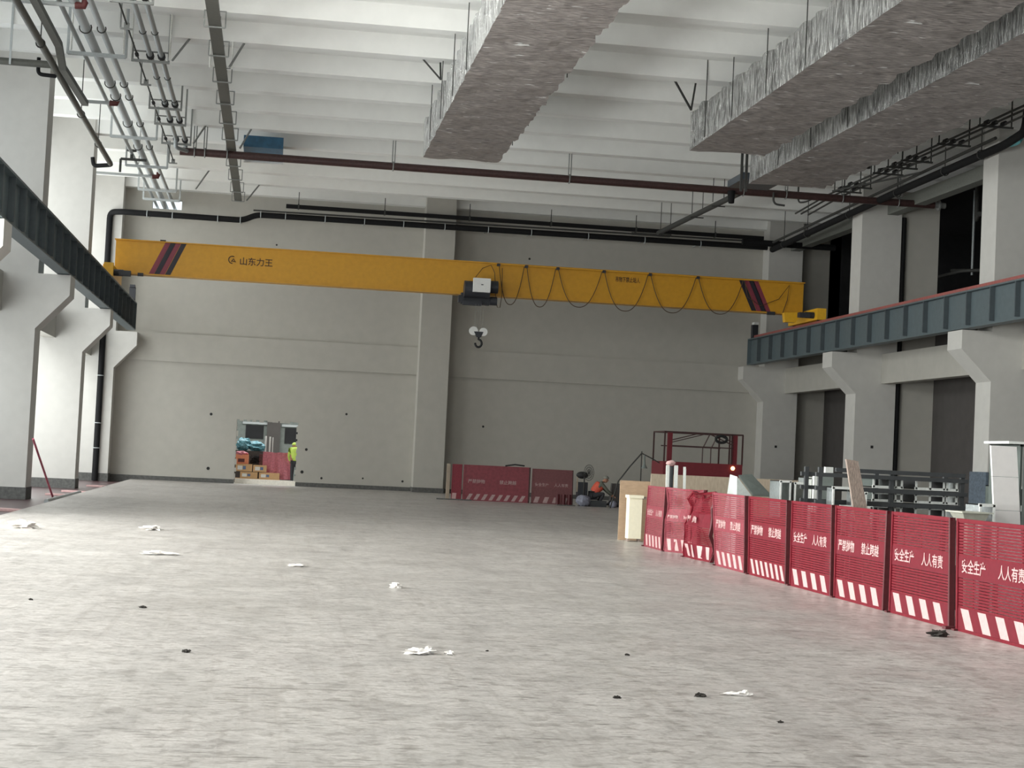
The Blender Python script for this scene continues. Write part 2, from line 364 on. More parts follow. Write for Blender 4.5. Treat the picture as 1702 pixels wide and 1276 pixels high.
# pipes in the unlit room
def pipe(name, pts, r, mt, label, cat='pipe', group=None, n=10, fr=0.25):
    return MB().tube(fillet(pts, fr), r, n).build(name, mt, label=label, cat=cat, group=group)
pipe('plant_room_pipe', [(24.6, 57.2, 12.1), (24.6, 57.2, 10.9), (24.1, 55.8, 10.9)], 0.09, STEELDK, 'grey pipe bending in the dark room beyond the right columns, upper of two')
pipe('plant_room_pipe', [(24.3, 62, 9.1), (24.3, 57.6, 9.1), (24.9, 57.0, 9.1), (24.9, 60, 9.4)], 0.06, STEELDK, 'thin looped pipe in the dark room beyond the right columns, lower of two')
pipe('plant_room_pipe', [(24.8, 57.9, 12.1), (24.8, 57.9, 9.0)], 0.05, PIPEGY, 'thin upright pipe in the dark room beyond the right columns')

# back wall with hole, slot and ledge beam, built of rectangles
b = MB(); Y0, Y1 = 70.0, 70.35
hx0, hx1, hz = -1.42, 1.08, 2.64
sx0, sx1, sz0, sz1 = -5.31, -4.13, 11.08, 11.47
b.box((-9.2, Y0, -0.3), (hx0, Y1, 11.08)); b.box((hx1, Y0, -0.3), (24, Y1, 11.08)); b.box((hx0, Y0, hz), (hx1, Y1, 11.08)); b.box((hx0, Y0, -0.3), (hx1, Y1, 0))
b.box((-9.2, Y0, 11.08), (sx0, Y1, 12.9)); b.box((sx1, Y0, 11.08), (24, Y1, 12.9)); b.box((sx0, Y0, sz1), (sx1, Y1, 12.9))
b.box((-6.4, 69.9, 4.85), (5.85, Y0, 6.0)); b.box((7.08, 69.9, 4.85), (20.52, Y0, 6.0))
b.box((5.85, 69.0, -0.1), (7.08, Y0, 12.35))
# ragged edge of the broken-out hole
rd = random.Random(3)
for i in range(9):
    x = hx0 + 0.12 + i * 0.27 + rd.uniform(-.05, .05); b.box((x, Y0 + 0.01, hz - rd.uniform(0.02, 0.09)), (x + rd.uniform(0.12, 0.26), Y1 - 0.01, hz + 0.02))
for i in range(8):
    z = 0.2 + i * 0.29; b.box((hx0 - 0.02, Y0 + 0.01, z), (hx0 + rd.uniform(0.01, 0.07), Y1 - 0.01, z + rd.uniform(0.1, 0.25))); b.box((hx1 - rd.uniform(0.01, 0.06), Y0 + 0.01, z), (hx1 + 0.02, Y1 - 0.01, z + rd.uniform(0.1, 0.25)))
for x, z, r in [(-2.48, 2.79, .06), (3.03, 3.07, .05), (-2.48, .57, .07), (1.46, 1.53, .06), (2.14, .38, .05), (5.49, .4, .05), (8.75, 2.84, .05), (3.84, .45, .04), (1.33, .6, .07), (10.37, 10.0, .05), (-0.2, 9.9, .04), (0.9, 9.3, .04)]:
    vs = [(x + r * math.cos(a * math.pi / 4), Y0 - 0.006, z + r * math.sin(a * math.pi / 4)) for a in range(8)]; b.add(vs, [tuple(range(8))], 1)
for x, y, z in [(21.2, 57.69, 2.6), (21.15, 69.09, 2.6)]: b.box((x - .05, y - 0.004, z - .05), (x + .05, y, z + .05), 1)
b.build('wall_back', [WALL, HOLE], kind='structure')
b = MB(); b.box((-8.7, 69.97, -0.2), (hx0, 70, 0.17)); b.box((hx1, 69.97, -0.2), (5.85, 70, 0.17)); b.box((5.82, 68.97, -0.2), (7.11, 69.99, 0.2)); b.box((7.11, 69.97, -0.2), (20.5, 70, 0.17))
b.build('baseboard_back', RAWC, kind='structure')
b = MB()
for y in (34.9, 46.3, 57.7, 69.1): b.box((-8.02, y - 0.02, -0.2), (-6.38, y + 1.07 if y < 69 else 69.99, 0.2))
b.build('baseboard_left', RAWC, kind='structure')
# front wall behind the camera with a broad opening that lets the added fill in
b = MB(); b.box((-9.2, -12.7, -0.3), (-4.7, -12.4, 12.9)); b.box((17.7, -12.7, -0.3), (31, -12.4, 12.9)); b.box((-4.7, -12.7, 9), (17.7, -12.4, 12.9)); b.build('wall_front', WALL, kind='structure')

# ceiling: slab and cross ribs
b = MB(); b.box((-9.2, -12.7, 12.38), (24, 70.35, 12.8))
for y in RIBY:
    b.prism_x([(y - 0.26, 11.85), (y + 0.2, 11.85), (y + 0.24, 12.4), (y - 0.3, 12.4)], -9.0, 23.5)
b.build('ceiling', CEIL, kind='structure')

# yard behind the hole
b = MB(); b.box((-5, 77, -0.1), (5, 77.2, 5)); b.box((-5.2, 70.35, -0.1), (-5, 77, 5)); b.box((5, 70.35, -0.1), (5.2, 77, 5))
b.box((-1.15, 76.97, 1.9), (-0.35, 77.0, 2.5), 1); b.box((0.6, 76.97, 1.75), (1.2, 77.0, 2.45), 1)
b.box((-1.3, 76.93, 2.55), (-.2, 77, 2.65), 2); b.box((0.45, 76.93, 2.5), (1.35, 77, 2.6), 2); b.box((-0.2, 76.8, 0), (0.4, 77, 5), 3)
b.build('wall_yard', [YARD, BLACKW, PIPELT, DARKW], kind='structure')
b = MB(); b.box((-5, 70.35, -0.3), (5, 77, -0.02)); b.build('floor_yard', GALVW, kind='structure')

# ================================================================== CRANE RUNWAY BEAMS
def runway(side, label):
    xa = 19.75 if side > 0 else -5.75          # web plane centre
    y0, y1 = 0.0, 68.55
    t = thing('runway_beam', (xa, y1, 5.95), label, 'crane beam', 'crane runway beams')
    b = MB(); b.box((xa - .17, y0, 5.95), (xa + .17, y1, 5.99)); b.box((xa - .17, y0, 7.0), (xa + .17, y1, 7.05)); b.box((xa - .012, y0, 5.99), (xa + .012, y1, 7.0)); b.box((xa - .17, y1 - .02, 5.99), (xa + .17, y1, 7.0))
    b.build('girder', BEAMG, t)
    y = y1 - 1.4
    while y > 28:
        s = MB(); s.box((xa - .16, y - .025, 6.05), (xa + .16, y + .025, 7.0)); s.build('stiffener', BEAMGD, t); y -= 1.62
    r = MB(); r.box((xa - .05, y0, 7.05), (xa + .05, y1 - .3, 7.17)); r.build('rail', RAILR, t)
    e = MB(); e.box((xa - .12, y1 - .5, 7.05), (xa + .12, y1 - .25, 7.62)); e.build('end_stop', CHAR, t)
    e = MB(); e.box((xa - .1, y1 - .62, 7.62), (xa + .1, y1 - .3, 7.72)); e.build('stop_cap', WHITEP if side > 0 else CHAR, t)
    return t
runway(-1, 'blue-grey steel crane beam with stiffeners on the left column corbels')
runway(1, 'blue-grey steel crane beam with reddish rail on the right column corbels')

# ================================================================== BRIDGE CRANE
CY = 61.0
t = thing('bridge_crane', (6.8, CY, 7.17), 'long yellow overhead crane girder with dark red end stripes spanning the hall', 'crane')
b = MB(); b.box((-5.82, CY, 7.5), (19.5, CY + .5, 8.68)); b.box((-5.86, CY - .06, 8.66), (19.54, CY + .56, 8.7)); b.box((-5.6, CY - .05, 7.47), (19.4, CY + .55, 7.51))
b.build('girder', YEL, t)
def slant(xb, xt, wdt, z0, z1, mt, nm):
    b = MB(); b.add([(xb, CY - .004, z0), (xb + wdt, CY - .004, z0), (xt + wdt, CY - .004, z1), (xt, CY - .004, z1), (xb, CY - .0, z0), (xb + wdt, CY, z0), (xt + wdt, CY, z1), (xt, CY, z1)],
                    [(0, 1, 2, 3), (0, 4, 5, 1), (1, 5, 6, 2), (2, 6, 7, 3), (3, 7, 4, 0)]); b.build(nm, mt, t)
for k, (off, mt) in enumerate(((0, STRR), (.19, STRD), (.37, STRR), (.57, STRD))):
    slant(-4.62 + off, -4.1 + off * .98, .185, 7.52, 8.66, mt, 'stripe')
for k, (off, mt) in enumerate(((0, STRD), (.2, STRR), (.38, STRD), (.55, STRR))):
    slant(17.52 + off, 16.98 + off, .19, 7.52, 8.66, mt, 'stripe')
text_mesh('lettering', '山东力王', 0.30, t, INK, (-1.47, CY - .005, 8.06), (1, 0, 0), (0, 0, 1), label='dark brown Chinese lettering')
b = MB()
arc = [(-1.72 + .13 * math.cos(a), CY - .006, 8.2 + .13 * math.sin(a)) for a in [R(x) for x in range(60, 300, 24)]]; b.tube(arc, .018, 6)
b.tube([(-1.75, CY - .006, 8.13), (-1.68, CY - .006, 8.24), (-1.6, CY - .006, 8.12), (-1.7, CY - .006, 8.15)], .02, 6); b.build('emblem', INK, t)
text_mesh('lettering', '吊物下禁止站人', 0.215, t, INK, (12.28, CY - .005, 8.30), (1, 0, 0), (0, 0, 1), squash=.62)
for x, nm in ((-5.9, 'l'), (19.75, 'r')):
    b = MB(); b.box((x - .17, CY - 1.5, 7.2), (x + .17, CY + 2.0, 7.62)); ec = b.build('end_carriage', YELB, t)
    for yy in (CY - 1.2, CY + 1.7):
        b = MB(); b.tube([(x - .08, yy, 7.32), (x + .08, yy, 7.32)], .15, 14); b.build('wheel', CHAR, ec)
    b = MB(); b.tube([(x + (-.5 if x > 0 else .5), CY - 1.1, 7.38), (x, CY - 1.1, 7.38)], .12, 10); b.box((x + (-.75 if x > 0 else .35), CY - 1.25, 7.28), (x + (-.35 if x > 0 else .75), CY - .95, 7.46)); b.build('drive_motor', CHAR, ec)
b = MB(); b.hexa([(18.75, CY - .3, 7.15), (19.15, CY - .3, 7.15), (19.15, CY, 7.15), (18.75, CY, 7.15), (18.7, CY - .3, 7.5), (19.4, CY - .3, 7.55), (19.4, CY, 7.55), (18.7, CY, 7.5)]); b.build('end_bracket', YELB, t)
b = MB(); b.box((-6.02, CY - 1.75, 7.18), (-5.7, CY - 1.5, 7.66)); b.build('end_plate', YELB, t)
b = MB(); b.box((18.1, CY - .12, 7.4), (18.4, CY - .02, 7.52)); b.build('limit_switch', CHAR, t)
b = MB(); b.box((-5.0, CY - .12, 7.4), (-4.8, CY - .02, 7.52)); b.build('limit_switch', CHAR, t)
b = MB(); b.box((7.6, CY - .2, 8.62), (19.3, CY - .16, 8.66)); b.build('cable_track', YEL, t)
TX = [7.85, 8.88, 10.05, 11.78, 13.52, 15.34, 17.15]; BZ = [7.18, 7.16, 7.24, 7.2, 7.24, 7.3]
for i in range(6):
    x0, x1, zb = TX[i] + .05, TX[i + 1] - .05, BZ[i]; pts = []
    for k in range(25):
        s = k / 24; q = abs(2 * s - 1); pts.append((x0 + (x1 - x0) * s, CY - .19, zb + (8.6 - zb) * q ** 2.4))
    b = MB(); b.tube(pts, .016, 6); b.build('cable_loop', CABLE, t)
    b = MB(); b.box((x0 - .08, CY - .22, 8.56), (x0 + .04, CY - .15, 8.66)); b.build('cable_trolley', CHAR, t)
b = MB(); b.tube([(17.15, CY - .19, 8.6), (17.3, CY - .19, 8.0), (17.8, CY - .19, 7.7), (18.5, CY - .19, 8.0), (18.9, CY - .15, 8.55), (18.85, CY - .12, 8.0), (18.7, CY - .1, 7.5)], .014, 6); b.build('cable_loop', CABLE, t)
b = MB(); b.tube([(7.05, CY - .22, 8.1), (7.3, CY - .22, 8.45), (7.6, CY - .22, 8.58), (7.75, CY - .22, 8.3), (7.82, CY - .22, 7.5), (7.9, CY - .22, 7.05), (8.0, CY - .22, 7.05), (8.05, CY - .22, 7.5), (8.02, CY - .22, 8.5)], .014, 6); b.build('cable_loop', CABLE, t)
b = MB(); b.box((-4.3, CY + .2, 8.7), (-4.1, CY + .3, 8.78)); b.build('bolt_lug', CHAR, t)

h = thing('electric_hoist', (7.2, CY, 7.1), 'charcoal electric hoist with white control box under the yellow crane', 'hoist')
b = MB(); b.tube([(6.62, CY - .55, 7.62), (7.55, CY - .55, 7.62)], .3, 16); b.box((6.55, CY - .35, 7.1), (7.6, CY - .05, 7.5)); b.build('drum_housing', CHAR, h)
b = MB(); b.tube([(7.5, CY - .5, 7.75), (7.85, CY - .5, 7.75)], .23, 14); b.tube([(7.6, CY - .4, 7.25), (7.85, CY - .4, 7.25)], .16, 12); b.build('motor', CHAR, h)
b = MB(); b.box((6.9, CY - 1.0, 7.5), (7.52, CY - .82, 8.0)); cb = b.build('control_box', WHITEP, h)
b = MB(); b.box((7.18, CY - 1.01, 7.75), (7.26, CY - 1.0, 7.78)); b.build('box_label', CHAR, cb)
b = MB(); b.box((6.45, CY - .4, 7.15), (6.65, CY - .1, 7.4)); b.box((6.6, CY - .5, 7.05), (7.3, CY - .3, 7.2)); b.build('trolley_frame', CHAR, h)
b = MB()
for x in (7.08, 7.18, 7.28, 7.36): b.tube([(x, CY - .5, 7.1), (x, CY - .5, 6.2)], .006, 5)
b.build('wire_rope', ROPE, h)
b = MB(); b.tube([(7.04, CY - .55, 6.12), (7.04, CY - .45, 6.12)], .16, 14); b.tube([(7.4, CY - .55, 6.1), (7.4, CY - .45, 6.1)], .15, 14); b.build('pulley', WHITEP, h)
b = MB(); b.hexa([(7.16, CY - .56, 5.9), (7.32, CY - .56, 5.9), (7.32, CY - .44, 5.9), (7.16, CY - .44, 5.9), (7.05, CY - .56, 6.1), (7.4, CY - .56, 6.1), (7.4, CY - .44, 6.1), (7.05, CY - .44, 6.1)]); hb = b.build('hook_block', CHAR, h)
b = MB(); b.tube([(7.24, CY - .5, 5.92)] + [(7.24 + .12 * math.sin(a), CY - .5, 5.68 + .14 * math.cos(a)) for a in [R(x) for x in range(0, 300, 25)]], .04, 8); b.build('hook', BLACKR, hb)

# ================================================================== FOIL DUCTS
def ztop(y):
    return 11.85 if min(abs(y - q) for q in RIBY) < .22 else 12.38
def duct(x0, x1, z0, z1, yend, label, ystart=4.0, seed=0, hang=()):
    t = thing('foil_duct', ((x0 + x1) / 2, yend, z0), label, 'air duct', 'foil-wrapped ceiling ducts')
    def skin(y_a, y_b, sd):
        b = MB(); nx, nz = 10, 6; step = .16; n = int((y_b - y_a) / step); ring = []
        for i in range(nx): ring.append((i / nx, 0))
        for i in range(nz): ring.append((1, i / nz))
        for i in range(nx): ring.append((1 - i / nx, 1))
        for i in range(nz): ring.append((0, 1 - i / nz))
        k = len(ring); vs = []
        for j in range(n + 1):
            y = y_a + (y_b - y_a) * j / n
            for (u, v) in ring:
                p = Vector((x0 + (x1 - x0) * u, y, z0 + (z1 - z0) * v))
                d = noise.noise(Vector((p.x * 1.1 + sd, y * 2.6, p.z * 1.1))) * .05 + noise.noise(Vector((p.x * 3, y * 7 + sd, p.z * 3))) * .02
                bulge = .03 * math.sin((y % 1.2) / 1.2 * math.pi)
                du = (u - .5) * 2; dv = (v - .5) * 2
                p.x += (d + bulge) * (1 if abs(du) > .99 else 0) * (1 if du > 0 else -1); p.z += (d + bulge) * (1 if abs(dv) > .99 else 0) * (1 if dv > 0 else -1)
                vs.append(p)
        fs = []; ms = []
        for j in range(n):
            for i in range(k):
                fs.append((j * k + i, j * k + (i + 1) % k, (j + 1) * k + (i + 1) % k, (j + 1) * k + i)); ms.append(1 if i < nx else 0)
        base = len(b.v); b.v += vs
        for f, mm in zip(fs, ms): b.f.append(list(f)); b.m.append(mm); b.s.append(False)
        b.f.append([n * k + i for i in range(k)]); b.m.append(0); b.s.append(False)
        return b
    skin(ystart, yend, seed).build('insulation', [FOIL, FOILB], t)
    for y in hang:
        for x in (x0 - .07, x1 + .07): MB().tube([(x, y, z0 + .02), (x, y, ztop(y))], .013, 6).build('hanger_rod', STEELDK, t)
    return t
HY = [y for y in RIBY if 20 < y < 50]
duct(3.98, 6.16, 10.3, 11.3, 49.2, 'silver foil-wrapped ceiling duct in the middle of the hall, leftmost of three', seed=1, hang=[RIBY[8] - .0, RIBY[9], RIBY[10], RIBY[11]])
duct(10.98, 13.05, 10.3, 11.3, 44.9, 'silver foil-wrapped ceiling duct between the other two, ending nearest the camera', seed=5, hang=[RIBY[9] - .3, RIBY[10], RIBY[11], RIBY[12]])
duct(13.98, 16.3, 10.3, 11.3, 49.4, 'silver foil-wrapped ceiling duct along the right side, rightmost of three', seed=9, hang=[RIBY[8], RIBY[9], RIBY[10]])
t = thing('duct_end_bracket', (14.2, 49.9, 10.2), 'pair of dark steel uprights at the end of the rightmost foil duct', 'bracket')
for x in (13.85, 14.0): MB().bar((x, 49.95, 10.1), (x, 49.95, 12.38), .07).build('upright', STEELDK, t)

def brace(foot, tops, label, mt=STEELDK):
    t = thing('seismic_brace', foot, label, 'pipe brace', 'slanting ceiling braces')
    for tp in tops:
        tp = Vector(tp); ft = Vector(foot)
        MB().bar(ft, tp, .045, .045).build('strut', mt, t)
        MB().bar(tp, tp + (tp - ft).normalized() * .14 + Vector((0, 0, .05)), .11, .09).build('ceiling_shoe', mt, t)
    return t
brace((3.86, 43.3, 11.33), [(3.05, 43.6, 12.25), (3.86, 43.9, 12.25)], 'two-armed steel brace from the ceiling down to the left foil duct')
brace((10.9, 44.7, 11.35), [(10.02, 43.9, 12.25), (10.84, 43.9, 12.25)], 'two-armed steel brace from the ceiling at the end of the middle foil duct')
brace((-2.98, 43.0, 11.2), [(-2.39, 43.4, 12.2)], 'slanting pale brace right of the left pipe pair, the one nearest the camera', STEEL)
brace((-1.55, 43.0, 11.15), [(-1.06, 43.4, 12.2)], 'slanting pale brace right of the grey cable tray, the one nearest the camera', STEEL)
brace((-2.98, 54.8, 11.2), [(-2.46, 55.2, 12.2)], 'slanting pale brace right of the left pipe pair, beside the pipe bend', STEEL)
brace((-1.5, 54.8, 11.15), [(-1.02, 55.2, 12.2)], 'slanting pale brace right of the grey cable tray, near the red-brown pipe', STEEL)
brace((-1.45, 66.5, 11.15), [(-0.9, 66.9, 12.0)], 'slanting pale brace at the far end of the grey cable tray', STEEL)
brace((-3.3, 64.0, 11.1), [(-2.8, 64.4, 12.0)], 'slanting pale brace beside the three left pipes near the back wall', STEEL)

# ================================================================== PIPES
# main cross pipe
t = thing('cross_pipe', (9, 55.25, 11.0), 'long red-brown pipe crossing the hall under the ceiling behind the ducts', 'pipe')
b = MB(); b.tube([(-3.42, 55.25, 11.0), (22.2, 55.25, 11.0)], .125, 14); b.build('pipe_run', PIPEBR, t)
b = MB(); b.tube([(22.2, 55.25, 11), (22.6, 55.25, 11.0)], .1, 12); b.tube([(22.35, 55.25, 11), (22.4, 55.25, 11.0)], .18, 12); b.build('end_fitting', STEEL, t)
for x in (-2.95, -2.62, -1.9, 3.5, 9.4, 15.4, 16.9, 18.9, 20.9):
    b = MB(); zt = ztop(55.2)
    for dx in (-.04, .04): b.tube([(x + dx, 55.2, 11.0), (x + dx, 55.2, zt)], .02, 6)
    b.tube([(x, 55.25 + .15 * math.cos(a), 11 + .15 * math.sin(a)) for a in [R(q) for q in range(0, 361, 30)]], .02, 6); b.build('hanger', STEEL, t)
MB().tube([(14.95, 55.1, 10.95), (14.95, 55.05, 10.55)], [.14, .1], 12).build('drain_stub', PIPEBK, t)
# branch going back from it
t = thing('branch_pipe', (15.2, 62, 10.9), 'dark slanting pipe running from the cross pipe toward the back wall, right of centre', 'pipe')
MB().tube([(15.35, 55.5, 10.98), (15.1, 66.6, 10.98)], .1, 12).build('pipe_run', STEELDK, t)
for y in (57.9, 60.9, 66.0):
    b = MB(); b.tube([(15.05, y, 11), (15.05, y, ztop(y))], .015, 6); b.tube([(15.45, y, 11), (15.45, y, ztop(y))], .015, 6); b.box((15.0, y - .02, 10.84), (15.5, y + .02, 10.88)); b.build('hanger', STEELDK, t)
MB().box((14.0, 66.6, 10.85), (15.6, 66.7, 10.95)).build('end_bar', STEELDK, t)

# back wall pipes
t = thing('wall_drain_pipe', (-6.9, 69.0, 0), 'black pipe rising up the left back corner and along the wall above the crane', 'pipe')
path = [(-6.88, 69.0, -.1), (-6.88, 69.0, 10.68), (-6.4, 68.7, 10.68), (-1.6, 68.7, 10.66), (-1.05, 68.7, 10.92), (20.3, 68.7, 10.98)]
MB().tube(fillet(path, .25), .12, 12).build('pipe_run', PIPEBK, t)
for x in (-5.4, -4.4, -2.6, -1.7, -.9, .1, 1.7, 3.3, 4.9, 6.6, 8.4, 10.2, 12.6, 15.0, 17.4):
    z = 10.67 if x < -1.4 else 10.94
    b = MB(); b.tube([(x, 68.7 + .135 * math.cos(a), z + .135 * math.sin(a)) for a in [R(q) for q in range(0, 361, 30)]], .018, 6); b.bar((x, 68.8, z + .02), (x, 70, z + .02), .03); b.build('clamp', PIPELT, t)
for z in (2.2, 4.1, 1.0 + .2): MB().tube([(-6.88 + .135 * math.cos(a), 69.0 + .135 * math.sin(a), z) for a in [R(q) for q in range(0, 361, 30)]], .018, 6).build('clamp', PIPELT, t)
t = thing('wall_trunking', (10, 68.7, 11.3), 'dark trunking along the top of the back wall under the last ceiling rib', 'trunking')
MB().box((0.1, 68.55, 11.27), (20.1, 68.75, 11.42)).build('channel', PIPEBK, t)
for x in (.6, 4.1, 7.6, 11, 14.6, 18): b = MB(); b.box((x - .03, 68.53, 11.25), (x + .03, 68.78, 11.45)); b.bar((x, 68.65, 11.44), (x, 68.65, 11.95), .03); b.build('strap', STEELDK, t)
pipe('wall_conduit', [(-1.2, 68.68, 11.09), (20.0, 68.68, 11.2)], .035, STEELDK, 'thin grey conduit between the trunking and the black pipe on the back wall')
t = thing('right_back_fittings', (18.6, 66, 10.95), 'dark pipe stub ending beyond the right back corner column', 'pipe')
MB().tube([(18.9, 67.6, 11.0), (22.9, 67.6, 11.0)], .13, 12).build('pipe_run', PIPEBK, t)

# long pipe pair on the right column faces
t = thing('side_drain_pipe', (20.25, 55, 10.9), 'black sloping pipe along the tops of the right columns, turning up at its near end', 'pipe')
MB().tube(fillet([(20.2, 67.6, 10.75), (20.2, 52.5, 11.08), (20.2, 45.2, 11.16), (20.2, 43.9, 11.3), (20.2, 43.8, 11.85)], .5), .12, 12).build('pipe_run', PIPEBK, t)
for y in (66.0, 63.0, 58.2, 53.5, 49.5, 46.8): 
    b = MB(); z = 10.75 + (67.6 - y) * .0195; b.tube([(20.2 + .135 * math.cos(a), y, z + .135 * math.sin(a)) for a in [R(q) for q in range(0, 361, 30)]], .018, 6); b.tube([(20.2, y, z + .12), (20.2, y, ztop(y))], .015, 6); b.build('clamp', STEELDK, t)
pipe('side_conduit', [(20.05, 67, 10.98), (20.05, 45.5, 11.4)], .05, STEELDK, 'thin grey pipe just above the black sloping pipe along the right columns')
for y, lb in ((57.8, 'black downpipe behind the middle column of the right row'), (69.8, 'black downpipe behind the back corner column of the right row')):
    pipe('downpipe', [(22.12, y, -.1), (22.12, y, 10.9)], .085, PIPEBK, lb, group='downpipes of the right row')

# right pipe rack: three parallel thin pipes with clusters of black couplings
t = thing('pipe_rack', (19.0, 50, 11.2), 'three thin parallel pipes with black couplings under the ceiling, right of the foil ducts', 'pipe rack')
for dx, dz in ((0, 0), (.22, 0), (.48, -.02)):
    MB().tube([(18.6 + dx, 30, 11.25 + dz), (18.6 + dx, 56.0, 11.2 + dz), (18.6 + dx, 59.5, 11.05 + dz)], .032, 8).build('pipe', STEELDK, t)
for y in (42.8, 45.6, 48.4, 49.6, 50.8, 53.6, 54.6):
    for dx in (0, .22, .48): MB().tube([(18.6 + dx, y - .1, 11.23), (18.6 + dx, y + .1, 11.23)], .065, 8).build('coupling', BLACKR, t)
    b = MB(); b.box((18.35, y - .03, 11.1), (19.35, y + .03, 11.15)); b.tube([(18.4, y, 11.1), (18.4, y, ztop(y))], .02, 6); b.tube([(19.3, y, 11.1), (19.3, y, ztop(y))], .02, 6); b.build('hanger', STEELDK, t)
b = MB(); b.bar((18.2, 54.2, 11.05), (19.6, 50.0, 11.1), .05); b.bar((18.6, 51, 11.3), (19.3, 48.6, 11.2), .04); b.build('crossover', STEELDK, t)
t = thing('channel_uprights', (18.6, 52.0, 11.2), 'steel channel upright hanging between the right foil duct and the thin pipes', 'hanger')
MB().bar((17.9, 50.0, 11.1), (17.9, 50.0, 12.38), .12).build('upright', STEELDK, t)
pipe('spray_pipe', [(16.4, 55.0, 11.0), (16.4, 55.0, 10.6), (16.8, 55.0, 10.58)], .035, STEELDK, 'short dark pipe dropping below the cross pipe near the right foil duct')
pipe('spray_pipe', [(18.2, 58.0, 11.86), (18.2, 58.0, 11.2), (18.3, 57.4, 11.15), (18.3, 56.6, 11.15)], .03, STEELDK, 'thin bent pipe dropping from the ceiling right of the duct end')

# left pair of pipes with thin one, turning down into the cross pipe
t = thing('pipe_pair', (-3.4, 54.9, 11.0), 'two galvanised pipes side by side under the ceiling, bending down into the cross pipe', 'pipes')
for x, ye in ((-3.53, 54.6), (-3.25, 55.25)):
    MB().tube(fillet([(x, 10, 11.3), (x, ye, 11.3), (x, ye, 11.0), (x + .4, 55.25, 11.0)], .15), .065, 12).build('pipe', PIPEGY, t)
MB().tube([(-3.86, 10, 11.3), (-3.86, 59, 11.3)], .022, 8).build('thin_pipe', STEELDK, t)
for y in (37.3, 43.05, 49.1, 51.5, 54.8):
    b = MB(); b.box((-3.98, y - .04, 11.12), (-3.06, y + .04, 11.18)); b.box((-3.98, y - .03, 11.38), (-3.06, y + .03, 11.41)); b.bar((-3.97, y, 11.12), (-3.97, y, 11.6), .05); b.bar((-3.07, y, 11.12), (-3.07, y, ztop(y)), .05); b.build('trapeze', STEEL, t)
    for x, r in ((-3.53, .1), (-3.25, .1), (-3.86, .05)): MB().tube([(x, y - .12, 11.29), (x, y + .05, 11.29)], r, 10).build('rubber_clamp', BLACKR, t)
for y in (40.0, 46.2, 59.0):
    b = MB(); b.box((-4.0, y - .03, 11.18), (-3.72, y + .03, 11.22)); b.bar((-4.0, y, 11.2), (-4.0, y, ztop(y)), .035); b.box((-3.92, y - .05, 11.22), (-3.8, y + .05, 11.34)); b.build('bracket', STEEL, t)
for x in (-4.0, -3.05):
    MB().tube([(x, 43.0, 11.2), (x, 43.0, ztop(43.0))], .028, 8).build('threaded_rod', BRIGHT, t)
for y in (40.5, 45.5, 48.5):
    for x in (-3.53, -3.25): MB().tube([(x + .08 * math.cos(a), y, 11.3 + .08 * math.sin(a)) for a in [R(q) for q in range(180, 361, 20)]], .012, 6).build('clip', STEELDK, t)

# cable tray
t = thing('cable_tray', (-1.78, 67, 11.15), 'long dark grey cable tray hung under the ceiling left of centre', 'cable tray')
MB().box((-1.92, 10, 11.15), (-1.64, 67.0, 11.25)).build('tray', TRAY, t)
for y in (38.8, 41.7, 44.7, 47.6, 50.5, 53.2, 58.2, 61.2, 64.2, 66.6):
    b = MB(); b.box((-2.02, y - .02, 11.1), (-1.54, y + .02, 11.13))
    for x in (-2.02, -1.54): b.bar((x, y, 11.11), (x, y, 11.5), .03)
    b.box((-2.02, y - .02, 11.48), (-1.54, y + .02, 11.5)); b.bar((-1.78, y, 11.5), (-1.78, y, ztop(y)), .02); b.build('hanger', STEEL, t)
for x in (-2.05, -1.5): MB().tube([(x, 43.2, 11.15), (x, 43.2, ztop(43.2))], .025, 8).build('threaded_rod', BRIGHT, t)

# three big pipes on the left
t = thing('pipe_bank', (-4.8, 69.5, 11.0), 'bank of three pale grey pipes under the left ceiling, running out through the wall slot', 'pipes')
for x, r, mt in ((-5.15, .055, PIPEGY), (-4.82, .11, PIPELT), (-4.45, .07, PIPELT)):
    MB().tube([(x, 10, 11.2), (x, 71.5, 11.22)], r, 12).build('pipe', mt, t)
for y in (42.2, 53.5, 59.0, 64.5, 67.0):
    b = MB(); b.box((-5.45, y - .06, 10.98), (-4.05, y + .06, 11.06)); b.bar((-5.45, y, 11.0), (-5.45, y, ztop(y)), .06); b.bar((-4.05, y, 11.0), (-4.05, y, ztop(y)), .06); b.build('trapeze', PIPELT, t)
for y in (40.2, 46.3, 48.0, 52.0, 56.0):
    for x, r in ((-4.82, .14), (-4.45, .1)): MB().tube([(x + r * math.cos(a), y, 11.2 + r * math.sin(a)) for a in [R(q) for q in range(150, 391, 24)]], .016, 6).build('clip', STEELDK, t)
for x in (-5.35, -4.1): MB().tube([(x, 42.0, 11.05), (x, 42.0, ztop(42.0))], .025, 8).build('threaded_rod', BRIGHT, t)
# cross branches to the left wall with red couplings
def branch(x0, x1, y, z, label):
    t = thing('branch_line', (x1, y, z), label, 'pipe', 'cross branches of the pipe bank')
    MB().tube([(x0, y, z), (x1, y, z)], .05, 10).build('pipe', PIPELT, t)
    b = MB(); b.tube([(x1 - .02, y, z), (x1 + .16, y, z), (x1 + .2, y, z + .15)], .085, 10); b.build('coupling', COUPL, t)
branch(-8.6, -4.75, 37.7, 11.08, 'pale cross pipe with red coupling in the top left corner of the picture')
branch(-5.72, -5.0, 48.4, 11.06, 'short pale cross pipe with dark coupling beside the left dark pipes')
branch(-8.6, -4.7, 61.4, 11.06, 'pale cross pipe with coupling nearest the back wall on the left')
